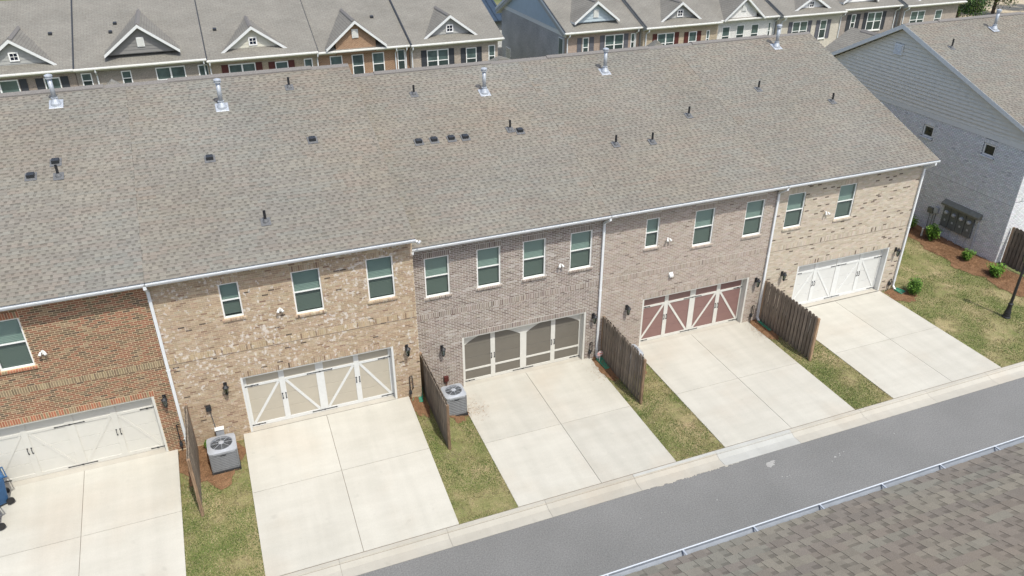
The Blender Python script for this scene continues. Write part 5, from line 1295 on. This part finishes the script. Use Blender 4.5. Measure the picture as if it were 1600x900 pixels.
def far_house(key, x0, x1, dy, ez, label, wins, shut, g=None, vents=(), spouts=(), jog=None, endr=False, endl=False, pent=None):
    y = FY+dy; t = empty('townhouse', ((x0+x1)/2, y, 0), label, 'townhouse', 'far row of attached brick townhouses')
    bk = 'bk_'+key
    MB().box(x0+.01, x1-.01, y, y+.3, -.2, ez-.06, bk).build('wall', t)
    for xx, fl_ in ((x0+.01, endl), (x1-.13, endr)):
        MB().box(xx, xx+.12, y+.3, y+13.5, -.2, ez-.12, 'bs_fg').build('side_wall', t)
    ye, yr = y-.42, FY+7.2; ze = ez+.0; zr = ze+FS*(yr-ye)+(-.0); yb = FY+14.2; zb2 = zr-.5*(yb-yr)
    xo0, xo1 = x0-(.3 if endl else 0), x1+(.3 if endr else 0)
    mb = MB(); poly = [(ye, ze), (yr, zr), (yb, zb2), (yb, zb2-.5), (yr, zr-.5), (ye+.45, ze-.33), (ye, ze-.14)]
    vs = [(xo0, *p) for p in poly]+[(xo1, *p) for p in poly]
    mb.add(vs, [(0, 1, 8, 7), (1, 2, 9, 8)], 'roof_x'); mb.add(vs, [(2, 3, 10, 9), (3, 4, 11, 10), (4, 5, 12, 11), (5, 6, 13, 12), (6, 0, 7, 13)], 'white'); mb.add(vs, [(0, 6, 5, 4, 1), (1, 4, 3, 2), (7, 8, 11, 12, 13), (8, 9, 10, 11)], 'sid_grey')
    rf = mb.build('roof', t)
    for px, py in vents:
        zz = ze+FS*(py-ye); MB().hexa([(px-.11, py-.12, zz-.02), (px+.11, py-.12, zz-.02), (px+.11, py+.1, zz+.05), (px-.11, py+.1, zz+.05), (px-.11, py-.14, zz+.10), (px+.11, py-.14, zz+.10), (px+.10, py+.08, zz+.14), (px-.10, py+.08, zz+.14)], 'darkplastic').build('box_vent', rf)
    mb = MB(); mb.box(xo0-.02, xo1+.02, ye-.115, ye+.0, ze-.12, ze-.02, 'trim'); mb.build('gutter', t, bevel=.02)
    MB().box(xo0, xo1, ye+.001, ye+.03, ze-.16, ze-.012, 'white').build('fascia', t); MB().box(xo0, xo1, ye+.03, y, ze-.16, ze-.145, 'white').build('soffit', t)
    for (x, w, zt, h, dbl) in wins: far_window(t, x, w, zt, h, y, dbl)
    for (x, w, zt, h, m_) in shut: shutter(t, x, w, zt, h, y, m_)
    for x in spouts:
        mb = MB(); mb.path([(x, ye-.05, ze-.12), (x, ye-.02, ze-.3), (x, y-.05, ze-.55), (x, y-.05, 0)], .045, 'gutter'); mb.build('downspout', t)
    if g: gable(t, *g)
    MB().box(xo0+.0, xo0+.06, ye+.05, yr, ze+.02+.0, ze+.02, 'ventgrey') if False else None
    # step flashing where this roof meets the next one
    mb = MB(); mb.add([(xo0-.03, ye, ze-.0), (xo0+.06, ye, ze-.0), (xo0+.06, yr, zr-.0), (xo0-.03, yr, zr-.0), (xo0-.03, ye, ze+.035), (xo0+.06, ye, ze+.035), (xo0+.06, yr, zr+.035), (xo0-.03, yr, zr+.035)], BOXF, 'darkplastic'); mb.build('step_flashing', rf)
    if pent: MB().box(*pent, 'sid_grey').build('parapet', t)
    return t
D, Rd, Gy = 'shutter_dark', 'shutter_red', 'shutter_grey'
GY = 30.9; GY2 = 31.4
far_house('f0', -21.5, -13.40, 0, 6.20, 'far brown brick townhouse with dark shutters and grey gable, left end of the row',
    [(-18.5, 2.0, 5.76, 1.5, True), (-15.15, .86, 5.70, 1.4, False)], [(-16.45, .40, 5.76, 1.5, D), (-15.60, .42, 5.72, 1.4, D), (-14.26, .42, 5.72, 1.4, D)],
    (-16.4, -18.5, -14.2, 6.42, 8.0, GY2, 'sid_grey', 'win'), [(-14.6, 34.2)])
far_house('f1', -13.39, -5.88, .0, 6.17, 'far grey brown brick townhouse with two small windows and dark taupe gable',
    [(-13.13, .58, 5.79, .9, False), (-10.9, .56, 5.74, .9, False), (-8.94, 1.72, 5.76, 1.5, True), (-6.45, .62, 5.72, 1.5, False)], [],
    (-9.44, -11.6, -7.3, 6.75, 8.38, 31.2, 'sid_dark', 'vent'), [(-11.2, 34.0), (-10.9, 34.9)], [-12.25, -6.05])
far_house('f2', -5.87, 1.05, -.12, 6.06, 'far buff brick townhouse with oxblood shutters and cream gable, fourth from the gap',
    [(-4.63, 1.66, 5.60, 1.5, True), (-1.73, .82, 5.52, 1.5, False), (.12, .55, 5.56, 1.5, False)], [(-5.06, .40, 5.60, 1.5, Rd), (-2.95, .40, 5.60, 1.5, Rd), (-2.15, .40, 5.55, 1.5, Rd), (-.90, .40, 5.55, 1.5, Rd)],
    (-2.87, -4.9, -.8, 6.30, 7.78, GY2, 'sid_cream', 'win'), [(-5.0, 33.6)], [-5.72, 1.0])
far_house('f3', 1.06, 7.28, 0, 5.96, 'far orange brick townhouse with brick gable and three equal windows',
    [(1.84, .82, 5.55, 1.45, False), (3.30, .80, 5.53, 1.5, False), (4.69, .82, 5.54, 1.5, False), (6.43, .54, 5.61, 1.5, False)], [],
    (3.61, 1.6, 5.65, 6.12, 7.80, 30.7, 'sid_grey', 'vent', 'f3'), [(5.5, 34.0)], [6.3, 7.02])
far_house('f4', 7.29, 13.72, -.25, 5.98, 'far greige brick townhouse with charcoal shutters beside the gap',
    [(8.46, 1.57, 5.45, 1.5, True), (11.31, .78, 5.38, 1.5, False), (12.99, .5, 5.43, 1.5, False)], [(8.05, .38, 5.45, 1.5, D), (10.05, .38, 5.45, 1.5, D), (10.92, .36, 5.40, 1.5, D), (12.12, .36, 5.40, 1.5, D)],
    (10.3, 8.4, 12.3, 6.20, 7.62, 31.2, 'sid_grey', 'win'), [(10.0, 33.5), (10.35, 33.5)], [7.4], endr=True)
FH5 = far_house('f5', 19.2, 25.35, 0, 5.86, 'far pinkish brick end townhouse with slate shutters and blue grey side gable',
    [(20.55, .5, 5.32, 1.45, False), (22.41, 1.58, 5.36, 1.5, True), (24.61, .34, 5.34, 1.3, False)], [(20.1, .36, 5.32, 1.45, Gy), (21.12, .36, 5.32, 1.45, Gy), (22.0, .36, 5.36, 1.5, Gy), (24.03, .36, 5.36, 1.5, Gy)],
    (21.75, 19.9, 23.6, 6.40, 7.8, GY2, 'sid_blue', 'vent'), (), [19.28, 25.0], endl=True)
far_house('f6', 25.36, 32.05, -.55, 5.86, 'far tan brick townhouse with oxblood shutters and grey gable, right of the slate shutters',
    [(26.6, 1.5, 5.26, 1.5, True), (29.4, .72, 5.2, 1.5, False), (31.0, .3, 5.2, 1.3, False)], [(26.2, .36, 5.26, 1.5, Rd), (28.14, .36, 5.26, 1.5, Rd), (29.0, .36, 5.2, 1.5, Rd), (30.16, .36, 5.2, 1.5, Rd)],
    (28.7, 26.9, 30.5, 6.08, 7.4, 30.9, 'sid_grey', 'win'), (), [25.6])
far_house('f7', 32.06, 37.85, -.1, 5.86, 'far white painted brick townhouse with white gable',
    [(32.76, .74, 5.24, 1.5, False), (34.11, .76, 5.28, 1.5, False), (35.52, .74, 5.25, 1.5, False), (37.15, .28, 5.31, 1.4, False)], [],
    (34.39, 32.6, 36.4, 5.86, 7.48, 30.6, 'sid_white', 'vent', 'f7'), (), [37.75])
far_house('f8', 37.86, 44.2, -.55, 5.86, 'far cream brick townhouse with grey shutters and white gable',
    [(39.25, 1.5, 5.24, 1.5, True), (42.05, .68, 5.20, 1.5, False)], [(38.85, .36, 5.24, 1.5, Gy), (40.8, .36, 5.24, 1.5, Gy), (41.65, .36, 5.2, 1.5, Gy), (42.78, .36, 5.2, 1.5, Gy)],
    (41.2, 39.4, 43.2, 6.02, 7.15, 30.9, 'sid_white', 'win'), (), [38.1, 44.1])
far_house('f9', 44.21, 50.8, 0, 5.86, 'far grey brick townhouse with charcoal shutters, second from the right end of the row',
    [(45.76, .48, 5.3, 1.35, False), (47.5, 1.6, 5.34, 1.5, True)], [(45.3, .40, 5.3, 1.35, D), (46.3, .40, 5.3, 1.35, D), (47.1, .36, 5.34, 1.5, D), (49.15, .36, 5.34, 1.5, D)],
    (46.6, 44.7, 48.5, 6.3, 7.55, GY2, 'sid_white', 'win'), (), [50.5])
far_house('f10', 50.81, 57.2, -.5, 5.84, 'far brown brick townhouse at the right end of the row, without shutters',
    [(51.8, 1.6, 5.24, 1.5, True), (54.6, .8, 5.18, 1.5, False)], [], (54.3, 52.4, 56.2, 6.0, 7.2, 30.95, 'sid_grey', 'vent'), (), [51.0], endr=True)
# siding gable on the open end of the second far group
X5 = 19.2; z = 5.75; yr5, zr5 = FY+7.2, 5.86+FS*7.62
MB().box(X5-.03, X5+.0, FY+.02, FY+13.5, 5.42, 5.72, 'white').build('frieze_board', FH5)
MB().ext([(FY+.05, 5.6), (FY+13.4, 5.6), (yr5, zr5-.2)], X5+.03, X5+.1, 'room').build('gable_wall', FH5)  # dark sheet showing between the boards draws their lap shadows
while z < zr5-.3:
    a = FY-.42+(z+.22-5.86)/FS+.1; b = yr5+(zr5-z-.22)/.5; a = max(a, FY); b = min(b, FY+13.45)
    if b-a < .3: break
    mb = MB(map_left(X5)); mb.add([(a, .01, z-.0), (b, .01, z), (b, -.05, z), (a, -.05, z), (a+.4, .01, z+.175), (b-.3, .01, z+.175), (b-.3, .002, z+.175), (a+.4, .002, z+.175)], BOXF, 'sid_blue'); mb.build('siding_board', FH5); z += .2
mb = MB(); mb.ext([(FY-.42, 5.87), (yr5, zr5+.01), (FY+14.2, zr5-3.49), (FY+14.2, zr5-3.69), (yr5, zr5-.2), (FY-.42, 5.67)], X5-.33, X5-.30, 'white'); mb.build('rake_board', FH5)
for u, w, zt, h in ((31.5, .8, 5.25, 1.4), (42.3, 1.1, 2.3, 1.0)):
    T = map_left(X5); mb = MB(T); mb.box(u, u+w, -.03, .03, zt-h, zt, 'winframe'); wd = mb.build('window', FH5); MB(T).box(u+.06, u+w-.06, -.04, -.031, zt-h+.06, zt-.06, 'farglass').build('pane', wd)

# dark blue standing seam building behind the gap
t = empty('metal_roof_building', (17, 50, 0), 'dark blue metal roofed building behind the gap between the far rows', 'building')
mb = MB(); mb.hexa([(13, 47.0, 3.72), (20.6, 47.0, 3.72), (20.6, 55.0, 6.7), (13, 55.0, 6.7), (13, 47.0, 3.80), (20.6, 47.0, 3.80), (20.6, 55.0, 6.78), (13, 55.0, 6.78)], 'metalroof'); rf = mb.build('roof', t)
for i in range(13):
    x = 13.2+i*.6; mb = MB(); mb.hexa([(x, 47.0, 3.801), (x+.04, 47.0, 3.801), (x+.04, 55, 6.781), (x, 55, 6.781), (x, 47.0, 3.86), (x+.04, 47.0, 3.86), (x+.04, 55, 6.84), (x, 55, 6.84)], 'metalroof'); mb.build('seam', rf)
MB().box(13.2, 20.4, 47.5, 56, -.2, 3.7, 'sid_white').build('wall', t)

# ---------------------------------------------------------------- trees and shrubs beyond the far row
def tree(x, y, z, h, r, label, seed, n=2600, cat='tree'):
    rr = random.Random(seed); t = empty('tree', (x, y, z), label, cat, 'trees beyond the far row')
    mb = MB(); mb.tube((0, 0, 0), (.1, .05, h*.55), .22, 'bark', .13, 9); limbs = []
    for i in range(12):
        a = rr.uniform(0, 6.283); z0 = h*rr.uniform(.22, .55); e = Vector((math.cos(a)*r*rr.uniform(.45, .95), math.sin(a)*r*rr.uniform(.45, .95), h*rr.uniform(.45, .98)))
        limbs.append(e); mb.tube((0, 0, z0), e*.6+Vector((0, 0, z0*.4)), .09, 'bark', .05, 6); mb.tube(e*.6+Vector((0, 0, z0*.4)), e, .05, 'bark', .02, 5)
    o = mb.build('trunk', None); o.parent = t
    V, C = [], []
    for i in range(n):
        e = rr.choice(limbs); q = Vector((rr.gauss(0, 1), rr.gauss(0, 1), rr.gauss(0, .7))).normalized()*(rr.random()**.5)*r*.42
        p = e*rr.uniform(.75, 1.05)+q; L = rr.uniform(.07, .17)
        d = Vector((rr.gauss(0, 1), rr.gauss(0, 1), rr.gauss(0, .6))).normalized()*L; nn = d.cross(Vector((rr.uniform(-.6, .6), rr.uniform(-.6, .6), 1))).normalized()*L*.5
        V.append([tuple(p-d), tuple(p+nn), tuple(p+d), tuple(p-nn)]); C.append(jit(rr.choice(((.035, .075, .018), (.06, .115, .025), (.10, .165, .04), (.025, .05, .015))), .25))
    o = bpy.data.objects.new('crown', fast_mesh('crown', V, C, 'leaf')); COL.objects.link(o); o.parent = t
tree(74.0, 44.5, -.1, 4.6, 3.0, 'dark low tree at the right end of the far row', 41, 6500)
tree(84.5, 48.5, -.1, 5.6, 3.4, 'tree whose trunk stands on bare dirt at the upper right', 42, 7000)
tree(79.5, 49.5, -.1, 3.6, 2.3, 'smaller dark tree between its two neighbours, far upper right', 44, 4500)
tree(92.0, 47.5, -.1, 7.5, 3.2, 'bright leafed tree above the flue at the right corner', 43, 7000)
